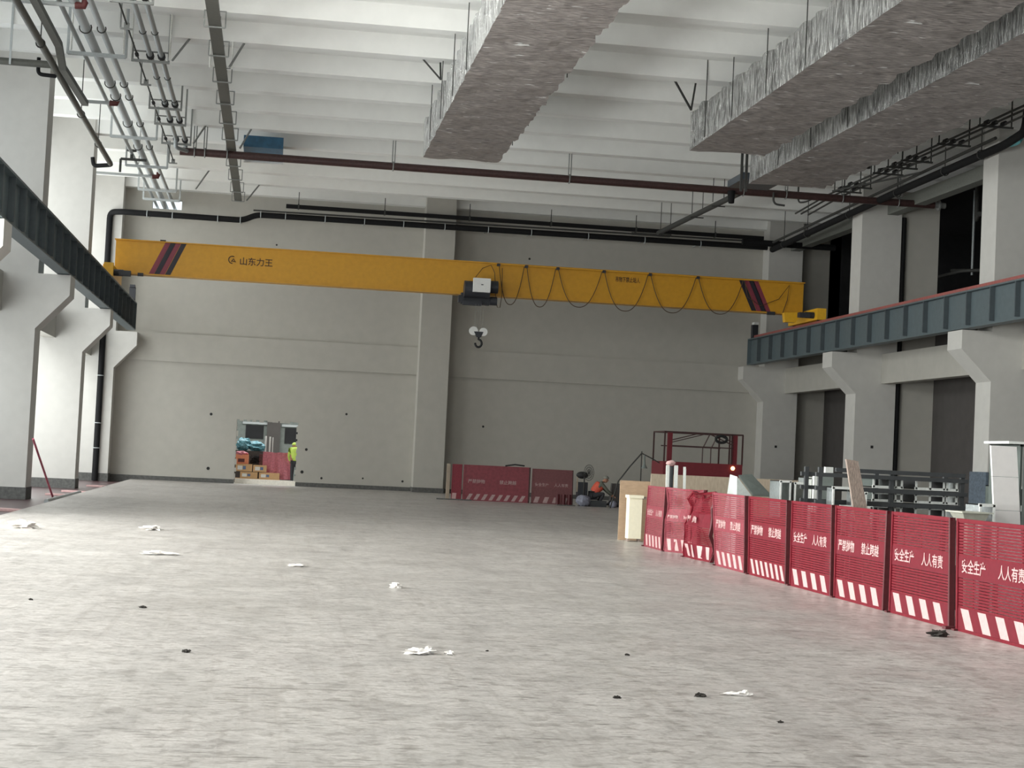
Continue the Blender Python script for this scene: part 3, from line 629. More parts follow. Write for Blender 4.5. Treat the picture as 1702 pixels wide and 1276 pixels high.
# dark lagged lines on the left
t = thing('lagged_pipe', (-5.78, 47, 10.7), 'thick dark lagged pipe running along the left column tops', 'pipe')
MB().tube([(-5.85, 20, 10.78), (-5.82, 44, 10.76), (-5.8, 49, 10.72), (-5.77, 57.0, 10.72)], .085, 10).build('pipe', TRAY, t)
MB().tube(fillet([(-5.77, 57.0, 10.72), (-5.77, 57.3, 10.72), (-6.35, 57.4, 10.66), (-6.4, 57.4, 10.95)], .12), .07, 10).build('end_bend', PIPEBK, t)
for y in (40.2, 48.7, 53.5): b = MB(); b.tube([(-5.82 + .1 * math.cos(a), y, 10.74 + .1 * math.sin(a)) for a in [R(q) for q in range(0, 361, 30)]], .02, 6); b.tube([(-5.82, y, 10.84), (-5.82, y, 12.3)], .015, 6); b.build('hanger', STEELDK, t)
t = thing('lagged_pipe', (-5.5, 44, 10.8), 'shorter dark trunking beside the lagged pipe, dropping to meet it', 'trunking')
b = MB()
for p, q in (((-5.5, 20, 10.9), (-5.5, 40.9, 10.9)), ((-5.5, 40.9, 10.9), (-5.6, 42.6, 10.72)), ((-5.6, 42.6, 10.72), (-5.52, 47.0, 10.72))): b.bar(p, q, .17, .13)
b.build('trunk', TRAY, t)
t = thing('dark_cross_pipe', (-6.5, 43.2, 10.9), 'dark horizontal pipe in front of the tall left column top', 'pipe')
MB().tube([(-9.0, 43.2, 10.9), (-5.85, 43.2, 10.9)], .09, 10).build('pipe', TRAY, t)
MB().bar((-6.95, 43.1, 10.82), (-6.95, 43.1, ztop(43.1)), .05).build('hanger', PIPELT, t)
pipe('u_pipe', [(-6.3, 43.4, 11.1), (-6.3, 43.4, 10.68), (-5.85, 43.4, 10.66)], .05, PIPEBK, 'small black L-shaped pipe beside the tall left column top', fr=.12)
t = thing('gate_valve', (-4.7, 49, 9.9), 'small gate valve with round handwheel on the left pipes', 'valve')
vx, vy, vz = -5.15, 57.6, 11.0
t.location = (vx, vy, vz)
MB().tube([(vx - .35, vy, vz), (vx + .5, vy, vz)], .045, 8).build('body', STEELDK, t)
MB().tube([(vx, vy, vz), (vx, vy, vz + .3)], .05, 8).build('stem', STEELDK, t)
MB().tube([(vx + .15 * math.cos(a), vy + .15 * math.sin(a), vz + .3) for a in [R(q) for q in range(0, 361, 30)]], .025, 6).build('handwheel', STEELDK, t)
MB().tube([(vx - .35, vy, vz), (vx - .35, vy, vz - .45)], .04, 8).build('drop_pipe', STEELDK, t)
MB().tube([(vx + .25, vy, vz - .12), (vx + .25, vy, ztop(vy))], .015, 6).build('hanger', STEEL, t)

# blue and teal film-wrapped units under the ceiling
t = thing('ceiling_unit', (-.78, 56.3, 11.3), 'blue film-wrapped unit against the ceiling behind the red-brown pipe', 'ceiling unit')
MB().box((-1.42, 55.9, 11.42), (-.12, 58.6, 11.8)).build('casing', BLUEF, t)
MB().box((-1.45, 58.55, 11.36), (-.1, 58.75, 11.44)).build('edge_strip', WHITEP, t)
MB().box((14.35, 51.6, 10.78), (15.7, 53.4, 11.0)).build('ceiling_unit', mat('dark_blue_film', (62, 70, 78), .4, var=.2, scale=2), label='dark blue film-wrapped box hung at the end of the rightmost foil duct', cat='ceiling unit')
MB().ball((20.35, 44.9, 11.25), .16, .5, .16, jit=.1, seed=2).build('teal_wrap', TEALF, label='teal plastic wrapped around the pipe top at the right column', cat='wrap')

# ================================================================== SAFETY FENCE PANELS
def fence(yb0, yb1, yt0, yt1, text, label, faded=False, crumple=0.0, dx=0.0, lean=0.0, nstripe=5, H=1.2, seed=0, slats=True, axis='y', fixed=7.4, mats=None, group='red safety fence panels along the right side', lett=True):
    red, plate, white, post = mats or (REDF if faded else RED, REDF if faded else REDP, PINKW, REDD)
    def P(u, z, w_=0.0):
        v = z / H
        a = (yb0 + (yb1 - yb0) * u) * (1 - v) + (yt0 + (yt1 - yt0) * u) * v
        o = w_ + dx * u + lean * v
        if crumple:
            q = Vector((u * 3 + seed, z * 3, 0)); o += crumple * noise.noise(q) * (.4 + v * 2.0); a += crumple * .6 * noise.noise(q + Vector((9, 3, 0))) * v; z += crumple * .6 * noise.noise(q + Vector((2, 7, 0))) * v * v
        return Vector((fixed + o, a, z)) if axis == 'y' else Vector((a, fixed + o, z))
    loc = P(.5, 0); t = thing('fence_panel', (loc.x, loc.y, 0), label, 'fence panel', group)
    def slab(b, u0, u1, z0, z1, w0, w1, n=1, shear=0.0, mi=0):
        for i in range(n):
            ua, ub = u0 + (u1 - u0) * i / n, u0 + (u1 - u0) * (i + 1) / n
            s = shear
            p = [P(ua, z0, w0), P(ub, z0, w0), P(ub, z0, w1), P(ua, z0, w1), P(ua + s, z1, w0), P(ub + s, z1, w0), P(ub + s, z1, w1), P(ua + s, z1, w1)]
            b.hexa(p, mi)
    n = 8 if crumple else 1
    b = MB(); slab(b, 0, 1, H - .035, H, -.015, .015, n); b.build('top_rail', red, t)
    b = MB(); slab(b, 0, 1, 0.0, .03, -.015, .015, n); b.build('bottom_rail', red, t)
    for u0, u1 in ((0, .022), (.978, 1)):
        b = MB(); k = 8 if crumple else 1
        for i in range(k): slab(b, u0, u1, 0.0 + (H) * i / k, H * (i + 1) / k, -.02, .045)
        b.build('post', post if u0 > 0 else red, t)
    fs = .052 if not slats else .034
    if slats:
        for z0, z1, nm in ((.80, H - .035, 'upper_grille'), (.25, .58, 'lower_grille')):
            b = MB(); z = z0
            while z < z1 - .01:
                slab(b, .022, .978, z, z + .025, -.006, .006, n); z += .032
            for u in (.2, .5, .8): slab(b, u, u + .01, z0, z1, .006, .012, 1)
            b.build(nm, red, t)
    else:
        b = MB(); slab(b, .02, .98, .80, H - .03, -.004, .004, n); b.build('upper_grille', red, t)
        b = MB(); slab(b, .02, .98, .25, .58, -.004, .004, n); b.build('lower_grille', red, t)
    b = MB(); slab(b, .022, .978, .57, .80, -.010, .002, n); pl = b.build('text_plate', plate, t)
    b = MB(); slab(b, .022, .978, .03, .25, -.010, .002, n); sp = b.build('stripe_plate', plate, t)
    for i in range(nstripe):
        u = .05 + (i + .0) * (.9 / nstripe); wdt = .42 / nstripe
        sh = -.07 if axis == 'y' else .05
        ua = u + (.08 if axis == 'y' else 0)
        b = MB(); slab(b, ua, ua + wdt, .035, .245, -.0135, -.0098, 1, sh); b.build('white_stripe', white, sp)
    if lett and text:
        A = P(.0, .0); B = P(1, 0); xd = (B - A).normalized(); wd = (B - A).length
        off = Vector((-.014 + lean * .55, 0, 0)) if axis == 'y' else Vector((0, -.014, 0))
        s1, s2 = text
        sz = min(.155, wd * .085)
        text_mesh('lettering', s1, sz, pl, white, P(.07, .64) + off, xd, (0, 0, 1), depth=.003)
        text_mesh('lettering', s2, sz, pl, white, P(.54, .64) + off, xd, (0, 0, 1), depth=.003)
    b = MB(); slab(b, -.01, .03, 0.0, .02, -.06, .12); b.build('foot', post, t)
    return t
TA = ('严禁抛物', '禁止跨越'); TB = ('安全生产', '人人有责')
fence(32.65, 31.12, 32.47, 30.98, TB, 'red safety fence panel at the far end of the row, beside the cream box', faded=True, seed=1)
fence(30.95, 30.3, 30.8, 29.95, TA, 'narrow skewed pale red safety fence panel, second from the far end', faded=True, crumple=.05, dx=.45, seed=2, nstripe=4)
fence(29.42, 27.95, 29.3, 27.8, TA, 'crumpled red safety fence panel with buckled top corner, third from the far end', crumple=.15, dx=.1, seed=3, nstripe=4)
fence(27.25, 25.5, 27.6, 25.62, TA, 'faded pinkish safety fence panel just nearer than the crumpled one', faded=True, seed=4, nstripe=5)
fence(25.3, 23.38, 25.42, 23.46, TA, 'red safety fence panel with narrow slanting stripes, middle of the row', seed=5, nstripe=7)
fence(23.2, 21.42, 23.24, 21.5, TB, 'red safety fence panel below the leaning plank, on its far side', seed=6, nstripe=4)
fence(21.3, 19.5, 21.36, 19.48, TA, 'red safety fence panel below the weathered plank, third from the right edge', seed=7, nstripe=4)
fence(19.32, 17.5, 19.33, 17.58, TB, 'red safety fence panel with full bottom stripes, second from the right edge', seed=8, nstripe=4)
fence(17.33, 15.4, 17.41, 15.45, TB, 'red safety fence panel cut by the right picture edge, nearest of the row', seed=9, nstripe=4)
MB().box((7.3, 17.4, 0), (7.52, 17.5, .03)).build('post_foot', REDD, label='small dark fence foot between the two nearest fence panels', cat='fence foot')
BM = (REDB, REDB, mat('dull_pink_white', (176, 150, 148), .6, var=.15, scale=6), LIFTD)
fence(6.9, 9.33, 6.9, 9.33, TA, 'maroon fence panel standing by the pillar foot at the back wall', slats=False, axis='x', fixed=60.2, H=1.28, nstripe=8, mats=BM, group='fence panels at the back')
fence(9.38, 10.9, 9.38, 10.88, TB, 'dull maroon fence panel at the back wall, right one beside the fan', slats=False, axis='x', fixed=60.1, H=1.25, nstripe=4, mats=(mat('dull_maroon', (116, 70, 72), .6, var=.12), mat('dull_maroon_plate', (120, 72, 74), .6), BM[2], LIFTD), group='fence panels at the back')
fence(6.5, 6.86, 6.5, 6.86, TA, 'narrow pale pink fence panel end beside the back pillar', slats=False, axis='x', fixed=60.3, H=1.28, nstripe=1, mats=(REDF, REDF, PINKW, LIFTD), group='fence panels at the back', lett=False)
t = thing('timber_prop', (6.4, 60.6, 0), 'pale upright board against the back pillar beside the fence', 'board')
MB().box((6.33, 60.5, 0), (6.45, 60.6, 1.28)).build('board', PLYG, t)
MB().box((5.95, 59.9, 0), (7.2, 60.05, .04)).build('floor_strip', RAWC, label='thin grey strip lying on the floor by the back fence', cat='strip')
MB().tube([(8.4, 60.2, 1.3), (8.75, 60.2, 1.36), (9.1, 60.2, 1.33)], .03, 6).build('cable_scrap', BLACKR, label='dark scrap of cable on top of the back fence', cat='cable')
for i, x in enumerate((10.28, 10.5, 10.7)): MB().tube([(x, 59.7, 0), (x, 59.7, .38)], .07, 10).build('gas_bottle', REDD, label='short maroon cylinder before the right back fence panel, %s of three' % ('left', 'middle', 'right')[i], cat='cylinder', group='maroon cylinders by the back fence')

# ================================================================== BEHIND THE FENCE
MB().box((7.32, 34.85, 0), (8.05, 34.87, 1.25)).build('plywood_sheet', PLY, label='brown plywood sheet standing at the far end of the fence behind the cream box', cat='board')
t = thing('foam_box', (7.56, 34.5, 0), 'tall cream foam box in front of the brown plywood sheet', 'box')
MB().box((7.42, 34.3, .06), (7.69, 34.6, .92)).build('body', FOAM, t)
MB().box((7.4, 34.26, .9), (7.71, 34.64, .96)).build('lid', FOAM, t)
for x in (7.44, 7.67): MB().box((x - .015, 34.35, 0), (x + .015, 34.55, .07)).build('foot', WOOD, t)
MB().box((7.7, 34.3, .88), (7.83, 34.6, .93)).build('shelf_board', WOOD, label='small dark board beside the cream foam box top', cat='board')
b = MB(); b.box((7.95, 34.72, 0), (11.35, 34.76, 1.42)); b.build('plywood_wall', PLYG, label='long grey plywood hoarding behind the fence under the red lift', cat='board')
# silver strips hanging over the fence
t = thing('foil_roll', (7.6, 31.6, 0), 'upright roll of shiny silver strips behind the far fence panels', 'foil roll')
MB().tube([(7.62, 31.6, 0), (7.62, 31.6, 1.6)], .05, 8).build('core', RACKD, t)
for x0, x1, zb in ((7.5, 7.56, 1.1), (7.66, 7.73, 1.15), (7.84, 7.89, 1.2)): MB().hexa([(x0 + .03, 31.5, zb - .9), (x1 + .02, 31.5, zb - .9), (x1 + .02, 31.53, zb - .9), (x0 + .03, 31.53, zb - .9), (x0, 31.5, 1.62 if x0 < 7.8 else 1.55), (x1, 31.5, 1.62 if x0 < 7.8 else 1.55), (x1, 31.53, 1.6), (x0, 31.53, 1.6)]).build('strip', GALVW, t)
MB().ball((7.6, 31.55, 1.66), .09, .06, .05, jit=.2, seed=4).build('top_wad', PINKW, t)

# open duct sections and rack
def duct_piece(x0, x1, y0, y1, z0, z1, label, mt=GALV, fr=GALVW, cells=(1, 1), group='sheet metal duct sections behind the fence', inner=True):
    t = thing('duct_section', ((x0 + x1) / 2, (y0 + y1) / 2, z0), label, 'duct section', group)
    b = MB(); th = .012
    b.box((x0, y0, z0), (x1, y1, z0 + th)); b.box((x0, y0, z1 - th), (x1, y1, z1)); b.box((x0, y0, z0), (x0 + th, y1, z1)); b.box((x1 - th, y0, z0), (x1, y1, z1))
    b.build('shell', mt, t)
    f = .028; b = MB(); b.box((x0 - .01, y0 - .02, z1 - f), (x1 + .01, y0, z1 + .01)); b.box((x0 - .01, y0 - .02, z0 - .01), (x1 + .01, y0, z0 + f))
    cx, cz = cells
    for i in range(cx + 1):
        x = x0 + (x1 - x0 - f) * i / cx; b.box((x, y0 - .02, z0), (x + f, y0, z1))
    for i in range(1, cz):
        z = z0 + (z1 - z0) * i / cz; b.box((x0, y0 - .02, z - f / 2), (x1, y0, z + f / 2))
    b.build('flange', fr, t)
    return t
t = thing('storage_rack', (9.3, 24.2, 0), 'dark steel rack with four long rails behind the fence', 'rack')
for z in (1.62, 1.42, 1.22): 
    b = MB(); b.box((7.95, 23.9, z - .06), (10.3, 23.96, z)); b.box((7.95, 24.6, z - .06), (10.3, 24.66, z)); b.build('rail', RACKD, t)
b = MB(); b.box((8.25, 23.9, 1.64), (10.25, 23.96, 1.70)); b.build('rail', RACKD, t)
for x in (8.0, 9.1, 10.2):
    b = MB(); b.box((x, 23.94, 0), (x + .06, 24.0, 1.7)); b.build('upright', RACKD, t); b = MB(); b.box((x, 24.58, 0), (x + .06, 24.64, 1.7)); b.build('upright', RACKD, t)
names = ['silver duct section on the rack, right of the weathered plank', 'small silver duct section on the rack beside the wide dark one', 'crumpled silver duct section on the rack left of the wrapped column foot']
for z0, z1, lv in ((1.44, 1.6, 'top'), (1.24, 1.37, 'middle'), (1.02, 1.17, 'bottom')):
    duct_piece(8.86, 9.15, 24.02, 24.5, z0, z1, 'dark duct section behind the plank, on the %s rail of the rack' % lv, mt=DUCTD)
    duct_piece(9.2, 9.32, 24.02, 24.5, z0, z1, 'small bright duct section left of the open pair, on the %s rail of the rack' % lv)
    duct_piece(9.52, 9.98, 24.02, 24.5, z0, z1, 'open twin duct section with white edges, on the %s rail of the rack' % lv, mt=BLACKR, cells=(2, 1))
    duct_piece(10.0, 10.18, 24.02, 24.5, z0, z1, 'bright silver duct section at the right end of the %s rack rail' % lv)
duct_piece(8.1, 8.42, 23.6, 23.85, 0, 1.42, 'silver duct section left of the plank, near the fence top')
duct_piece(8.45, 8.62, 23.6, 23.85, 0, 1.36, 'small silver duct section just left of the plank')
duct_piece(8.12, 8.6, 23.3, 23.5, 0, 1.16, 'grey-green duct section low behind the fence left of the plank', mt=DUCTD)
duct_piece(10.35, 10.75, 22.6, 23.4, 1.26, 1.55, 'dark duct section right of the rack, upper one', mt=DUCTD)
duct_piece(10.35, 10.75, 22.6, 23.4, 0, 1.235, 'dark duct section right of the rack, lower one', mt=DUCTD)
# inclined grey-green board box
t = thing('board_trough', (8.7, 30, 0), 'pale grey-green wedge-shaped duct elbow sticking above the middle fence panel', 'duct elbow')
MB().hexa([(8.45, 29.8, 0), (8.72, 29.8, 0), (8.72, 31.0, 0), (8.45, 31.0, 0), (8.42, 29.8, 1.47), (8.70, 29.8, 1.14), (8.95, 31.0, 1.14), (8.62, 31.0, 1.5)]).build('side_board', mat('pale_board', (196, 202, 198), .6), t)
MB().hexa([(8.44, 29.78, 1.47), (8.72, 29.78, 1.13), (9.1, 29.9, 1.13), (8.72, 29.9, 1.5), (8.44, 29.78, 1.5), (8.72, 29.78, 1.17), (9.1, 29.9, 1.17), (8.72, 29.9, 1.53)]).build('top_board', DUCTG, t)
duct_piece(8.86, 9.06, 28.6, 29.2, 0, 1.44, 'tall bright silver duct section left of the dark green board')
duct_piece(9.12, 9.32, 28.6, 29.2, 0, 1.42, 'shiny silver duct section next to the dark green board', cells=(1, 2))
duct_piece(9.35, 9.41, 28.55, 29.1, 0, 1.52, 'thin upright silver duct flange beside the dark green board')
t = thing('green_board', (9.6, 28.5, 0), 'dark grey-green upright board behind the fence with white rounded edge', 'board')
MB().box((9.48, 28.45, 0), (9.78, 28.5, 1.58)).build('board', DUCTG, t)
MB().box((9.42, 28.43, .9), (9.5, 28.52, 1.6)).build('edge', GALVW, t)
MB().box((9.62, 28.43, 1.58), (9.76, 28.52, 1.72)).build('white_cup', GALVW, label='small white metal piece above the dark green board', cat='scrap')
# plank
b = MB(); b.hexa([(8.05, 21.9, 0), (8.3, 21.9, 0), (8.3, 21.95, 0), (8.05, 21.95, 0), (7.8, 22.2, 1.82), (7.97, 22.2, 1.8), (7.97, 22.25, 1.8), (7.8, 22.25, 1.82)])
b.build('leaning_plank', WOOD, label='weathered wooden plank leaning up behind the fence', cat='plank')
# white insulation board and dark box
t = thing('insulation_board', (9.15, 20.1, 0), 'tall white jointed board leaning behind the nearest fence panels', 'board')
for k in range(5):
    za, zb = k * .42, k * .42 + .415
    f = lambda z: -.085 * (z - 1.0)
    MB().hexa([(8.99 + f(za), 20.0, za), (9.33 + f(za), 20.0, za), (9.33 + f(za), 20.04, za), (8.99 + f(za), 20.04, za), (8.99 + f(zb), 20.0, min(zb, 2.06)), (9.33 + f(zb), 20.0, min(zb, 2.06)), (9.33 + f(zb), 20.04, min(zb, 2.06)), (8.99 + f(zb), 20.04, min(zb, 2.06))]).build('segment', mat('white_board_%d' % k, (226, 222, 220), .6, var=.02), t)
duct_piece(9.42, 9.9, 20.3, 21.2, 0, 2.1, 'large dark green-grey box section at the right picture edge behind the white board', mt=DUCTD, fr=DUCTD)
MB().box((9.2, 20.15, 2.1), (9.95, 20.9, 2.13)).build('white_sheet', GALVW, label='white sheet lying on top of the dark box at the right edge', cat='sheet')
b = MB(); b.hexa([(8.12, 18.9, 1.13), (8.36, 18.9, 1.13), (8.36, 19.2, 1.13), (8.12, 19.2, 1.13), (8.07, 18.85, 1.23), (8.4, 18.85, 1.23), (8.4, 19.25, 1.23), (8.07, 19.25, 1.23)]); b.box((8.04, 18.8, 1.23), (8.43, 19.3, 1.245)); b.box((8.2, 19, 0), (8.3, 19.1, 1.13))
b.build('metal_pan', mat('beige_pan', (190, 190, 176), .45, .2), label='shallow pale metal pan just behind the two nearest fence panels', cat='pan')
duct_piece(8.55, 8.75, 19.5, 19.9, 0, 1.33, 'small bright duct piece right of the pale metal pan')
MB().box((20.44, 46.22, 0), (20.52, 47.38, 1.85)).build('column_wrap', BLUEW, label='grey-blue plastic wrapped round the foot of the right near column', cat='wrap')
for i, (x, y, z) in enumerate([(8.0, 20, .05), (8.4, 22.6, .05), (8.3, 25.5, .05), (8.1, 27.5, .05)]):
    MB().box((x, y, 0), (x + .9, y + 1.1, .5 + .1 * i)).build('stacked_board', DUCTD, label='low dark board stack behind the fence, %s from the camera' % ('nearest', 'second', 'third', 'farthest')[i], cat='board stack', group='low board stacks behind the fence')

# ================================================================== RED SCISSOR LIFT
t = thing('scissor_lift', (15.0, 58, 0), 'dark red scissor lift with railings standing at the back right', 'lift')
MB().box((13.6, 57.6, 1.12), (16.45, 59.4, 1.74)).build('platform', LIFTR, t)
MB().box((13.8, 57.8, .25), (16.2, 59.2, .75)).build('chassis', LIFTR, t)
for x in (14.1, 15.9):
    for y in (57.75, 59.25): MB().tube([(x, y - .1, .25), (x, y + .1, .25)], .25, 16).build('wheel', BLACKR, t)
b = MB()
for y in (57.9, 59.1): b.bar((13.9, y, .78), (16.2, y, 1.1), .08); b.bar((16.2, y, .78), (13.9, y, 1.1), .08)
b.build('scissor_arms', LIFTD, t)
b = MB()
for y in (57.65, 59.35):
    b.bar((13.62, y, 2.78), (16.45, y, 2.78), .05); b.bar((13.9, y, 2.3), (16.1, y, 2.3), .04)
    for x in (13.63, 16.44, 16.05): b.bar((x, y, 1.7), (x, y, 2.78), .05)
    b.tube([(15.3, y, 1.7), (15.3, y, 2.25), (15.55, y, 2.78)], .02, 6) if y < 58 else None
    b.tube([(15.0, y, 1.7), (15.0, y, 2.25), (15.25, y, 2.78)], .02, 6) if y < 58 else None
for x in (13.63, 16.44): b.bar((x, 57.65, 2.78), (x, 59.35, 2.78), .05)
b.bar((13.9, 57.65, 2.5), (14.9, 57.65, 2.78), .035); b.bar((13.9, 57.65, 2.42), (15.1, 57.65, 2.76), .03)
b.bar((16.1, 57.65, 2.4), (15.2, 57.65, 2.78), .035); b.bar((16.1, 57.65, 2.5), (15.5, 57.65, 2.77), .03)
b.build('railing', LIFTD, t)
for x in (13.75, 16.1): MB().box((x, 57.7, 1.74), (x + .17, 57.8, 2.78)).build('corner_panel', LIFTR, t)
MB().tube([(15.85 + .2 * math.cos(a) - .2, 57.6, 2.6 + .12 * math.sin(a)) for a in [R(q) for q in range(0, 361, 24)]], .05, 8).build('coiled_cable', BLACKR, t)
MB().ball((16.1, 57.58, 1.6), .07).build('beacon_lamp', BEACON, t)
# tripod work light with rope
t = thing('tripod_lamp', (12.95, 58.2, 0), 'slim tripod with hanging work lamp left of the red lift', 'work lamp')
MB().tube([(12.95, 58.2, 0), (12.95, 58.2, 2.05)], .02, 6).build('pole', STEELDK, t)
MB().tube([(12.95, 58.2, 1.98), (12.55, 58.2, 1.5), (12.15, 58.2, .95), (11.9, 58.2, .0)], .025, 6).build('leg', STEELDK, t)
MB().tube([(12.95, 58.2, 1.98), (13.35, 58.2, 1.8), (13.62, 58.2, 1.66)], .022, 6).build('guy_cable', STEELDK, t)
MB().tube([(13.05, 58.2, 1.95), (13.06, 58.2, 1.6), (13.06, 58.2, 1.45)], [.02, .04, .12], 10).build('lamp_head', DUCTG, t)

# ================================================================== PEOPLE AND CLUTTER AT THE BACK
def skinned(name, joints, edges, radii, mt, parent=None, sub=2, label=None):
    me = bpy.data.meshes.new(name); off = Vector(topof(parent).location) if parent else Vector((0, 0, 0))
    me.from_pydata([tuple(Vector(j) - off) for j in joints], edges, []); me.materials.append(mt)
    o = bpy.data.objects.new(name, me); COL.objects.link(o)
    if parent: o.parent = parent
    md = o.modifiers.new('skin', 'SKIN'); md.use_smooth_shade = True
    if not me.skin_vertices: me.skin_vertices.new(name='')
    for i, r in enumerate(radii): me.skin_vertices[0].data[i].radius = (r, r) if not isinstance(r, tuple) else r
    me.skin_vertices[0].data[0].use_root = True
    s = o.modifiers.new('sub', 'SUBSURF'); s.levels = 1; s.render_levels = sub
    if label: o['label'] = label
    return o
def person(ox, oy, oz, J, label, topm, trm, vestm, hatm, rest=True):
    """J: joint dict in local metres (x, y, z)."""
    W = {k: Vector(v) + Vector((ox, oy, oz)) for k, v in J.items()}
    t = thing('person', (ox, oy, oz), label, 'person')
    order = ['pelvis', 'belly', 'chest', 'neck', 'sh_l', 'el_l', 'wr_l', 'sh_r', 'el_r', 'wr_r']
    E_ = [(0, 1), (1, 2), (2, 3), (2, 4), (4, 5), (5, 6), (2, 7), (7, 8), (8, 9)]
    skinned('upper_body', [W[k] for k in order], E_, [.15, .14, .16, .06, .075, .055, .04, .075, .055, .04], topm, t)
    order = ['pelvis', 'hip_l', 'kn_l', 'an_l', 'toe_l', 'hip_r', 'kn_r', 'an_r', 'toe_r']
    skinned('trousers', [W[k] for k in order], [(0, 1), (1, 2), (2, 3), (3, 4), (0, 5), (5, 6), (6, 7), (7, 8)], [.155, .11, .075, .055, .04, .11, .075, .055, .04], trm, t)
    a, bb, c = W['pelvis'], W['belly'], W['chest']
    skinned('vest', [a * .6 + bb * .4, bb, c, c * .6 + W['neck'] * .4], [(0, 1), (1, 2), (2, 3)], [.17, .18, .23, .15], vestm, t)
    hd = W['head']
    b = MB(); b.ball(hd, .082, .098, .115); b.ball(hd + Vector(J['face']) * .1, .016, .016, .022)
    for sx in (-1, 1):
        sv = Vector(J['face']).cross(Vector((0, 0, 1))).normalized() * sx; b.ball(hd + sv * .083 + Vector((0, 0, -.01)), .012, .018, .03)
    b.tube([W['neck'], hd], .055, 10); hb = b.build('head', SKIN, t)
    b = MB()
    for sx in (-1, 1):
        sv = Vector(J['face']).cross(Vector((0, 0, 1))).normalized() * sx; b.ball(hd + Vector(J['face']) * .088 + sv * .032 + Vector((0, 0, .015)), .010)
    b.build('eyes', BLACKR, hb)
    MB().ball(hd + Vector((0, 0, .03)), .115, .13, .115, z0=0).build('helmet', hatm, t)
    for s in ('l', 'r'):
        wv = W['wr_' + s]; d = (wv - W['el_' + s]).normalized(); p = d.cross(Vector((0, 0, 1)));
        if p.length < .1: p = Vector((1, 0, 0))
        p.normalize(); jn = [wv, wv + d * .05]; ed = [(0, 1)]; rr = [.03, .034]
        for k in range(4):
            q = wv + d * .09 + p * (.03 - .02 * k); jn += [q, q + d * (.035 + .004 * (k % 3)) + Vector((0, 0, -.01)), q + d * .055 + Vector((0, 0, -.03))]; n0 = len(jn) - 3; ed += [(1, n0), (n0, n0 + 1), (n0 + 1, n0 + 2)]; rr += [.012, .009, .008]
        q = wv + d * .04 + p * .045; jn += [q, q + d * .03 + p * .015]; ed += [(1, len(jn) - 2), (len(jn) - 2, len(jn) - 1)]; rr += [.012, .009]
        skinned('hand', jn, ed, rr, SKIN, t, sub=1)
    return t
# crouching worker by the back clutter
person(11.75, 59.4, 0, dict(pelvis=(-.28, 0, .42), belly=(-.18, 0, .58), chest=(0, 0, .78), neck=(.1, 0, .9), head=(.2, 0, .98), face=(.9, -.2, -.35),
       sh_l=(.02, -.2, .82), el_l=(.22, -.25, .6), wr_l=(.42, -.2, .45), sh_r=(.02, .2, .82), el_r=(.24, .24, .6), wr_r=(.44, .15, .42),
       hip_l=(-.25, -.12, .4), kn_l=(.12, -.18, .48), an_l=(-.08, -.18, .1), toe_l=(.12, -.18, .04), hip_r=(-.25, .12, .4), kn_r=(.14, .16, .46), an_r=(-.06, .16, .1), toe_r=(.14, .16, .04)),
       'person in an orange hi-vis vest crouching by the clutter at the back wall', CLOTHG, CLOTH, HIVISO, GREYH)
# bending worker seen through the hole, back to the camera
person(1.02, 70.98, 0, dict(pelvis=(.04, 0, .98), belly=(.03, .04, 1.2), chest=(0, .1, 1.48), neck=(-.02, .22, 1.6), head=(-.03, .3, 1.66), face=(-.1, .8, -.6),
       sh_l=(-.2, .12, 1.5), el_l=(-.25, .2, 1.22), wr_l=(-.2, .36, 1.02), sh_r=(.2, .12, 1.5), el_r=(.25, .2, 1.22), wr_r=(.18, .36, 1.02),
       hip_l=(-.08, 0, .92), kn_l=(-.09, .08, .5), an_l=(-.08, .0, .08), toe_l=(-.09, .16, .03), hip_r=(.14, 0, .92), kn_r=(.15, .08, .5), an_r=(.14, .0, .08), toe_r=(.15, .16, .03)),
       'person in a yellow-green hi-vis vest, seen from behind at the right of the hole', HIVIS, CLOTH, HIVIS, HIVIS)
t = thing('pedestal_fan', (11.15, 59.3, 0), 'grey round fan on a stand beside the maroon fence at the back', 'fan')
MB().tube([(11.15, 59.35, 0), (11.15, 59.35, 1.2)], .025, 8).build('stand', STEELDK, t)
MB().tube([(11.15, 59.33, .02), (11.15, 59.33, .0)], .2, 14).build('base', STEELDK, t)
b = MB(); cx, cz = 11.3, 1.2
for r in (.1, .18, .26): b.tube([(cx + r * .7 * math.cos(a), 59.3, cz + r * 1.1 * math.sin(a)) for a in [R(q) for q in range(0, 361, 20)]], .008, 5)
for q in range(0, 180, 15): a = R(q); b.tube([(cx - .18 * math.cos(a), 59.3, cz - .28 * math.sin(a)), (cx + .18 * math.cos(a), 59.3, cz + .28 * math.sin(a))], .004, 4)
b.build('cage', STEELDK, t)
t = thing('sack_trolley', (10.98, 59.6, 0), 'dark upright barrow with round hood beside the back fence panel', 'barrow')
MB().box((10.95, 59.4, .1), (11.3, 59.8, .85)).build('body', CHAR, t)
MB().ball((11.1, 59.5, 1.1), .22, .2, .13).build('hood', BLACKR, t)
MB().bar((10.93, 59.5, .5), (10.93, 59.5, 1.15), .04).build('handle', PLYG, t)
MB().ball((11.1, 59.1, .2), .26, .2, .2, jit=.12, seed=5).build('cement_bag', BAG, label='pale blue-white bag on the floor beside the back fence', cat='bag')
MB().ball((12.15, 58.9, .12), .13, .12, .13, jit=.05, seed=6).build('paint_bucket', BAG, label='small pale bucket on the floor by the crouching person', cat='bucket')
MB().box((11.35, 59.1, 0), (11.95, 59.5, .22)).build('tool_box', RACKD, label='long dark tool box on the floor before the crouching person', cat='tool box')
b = MB(); rd = random.Random(5)
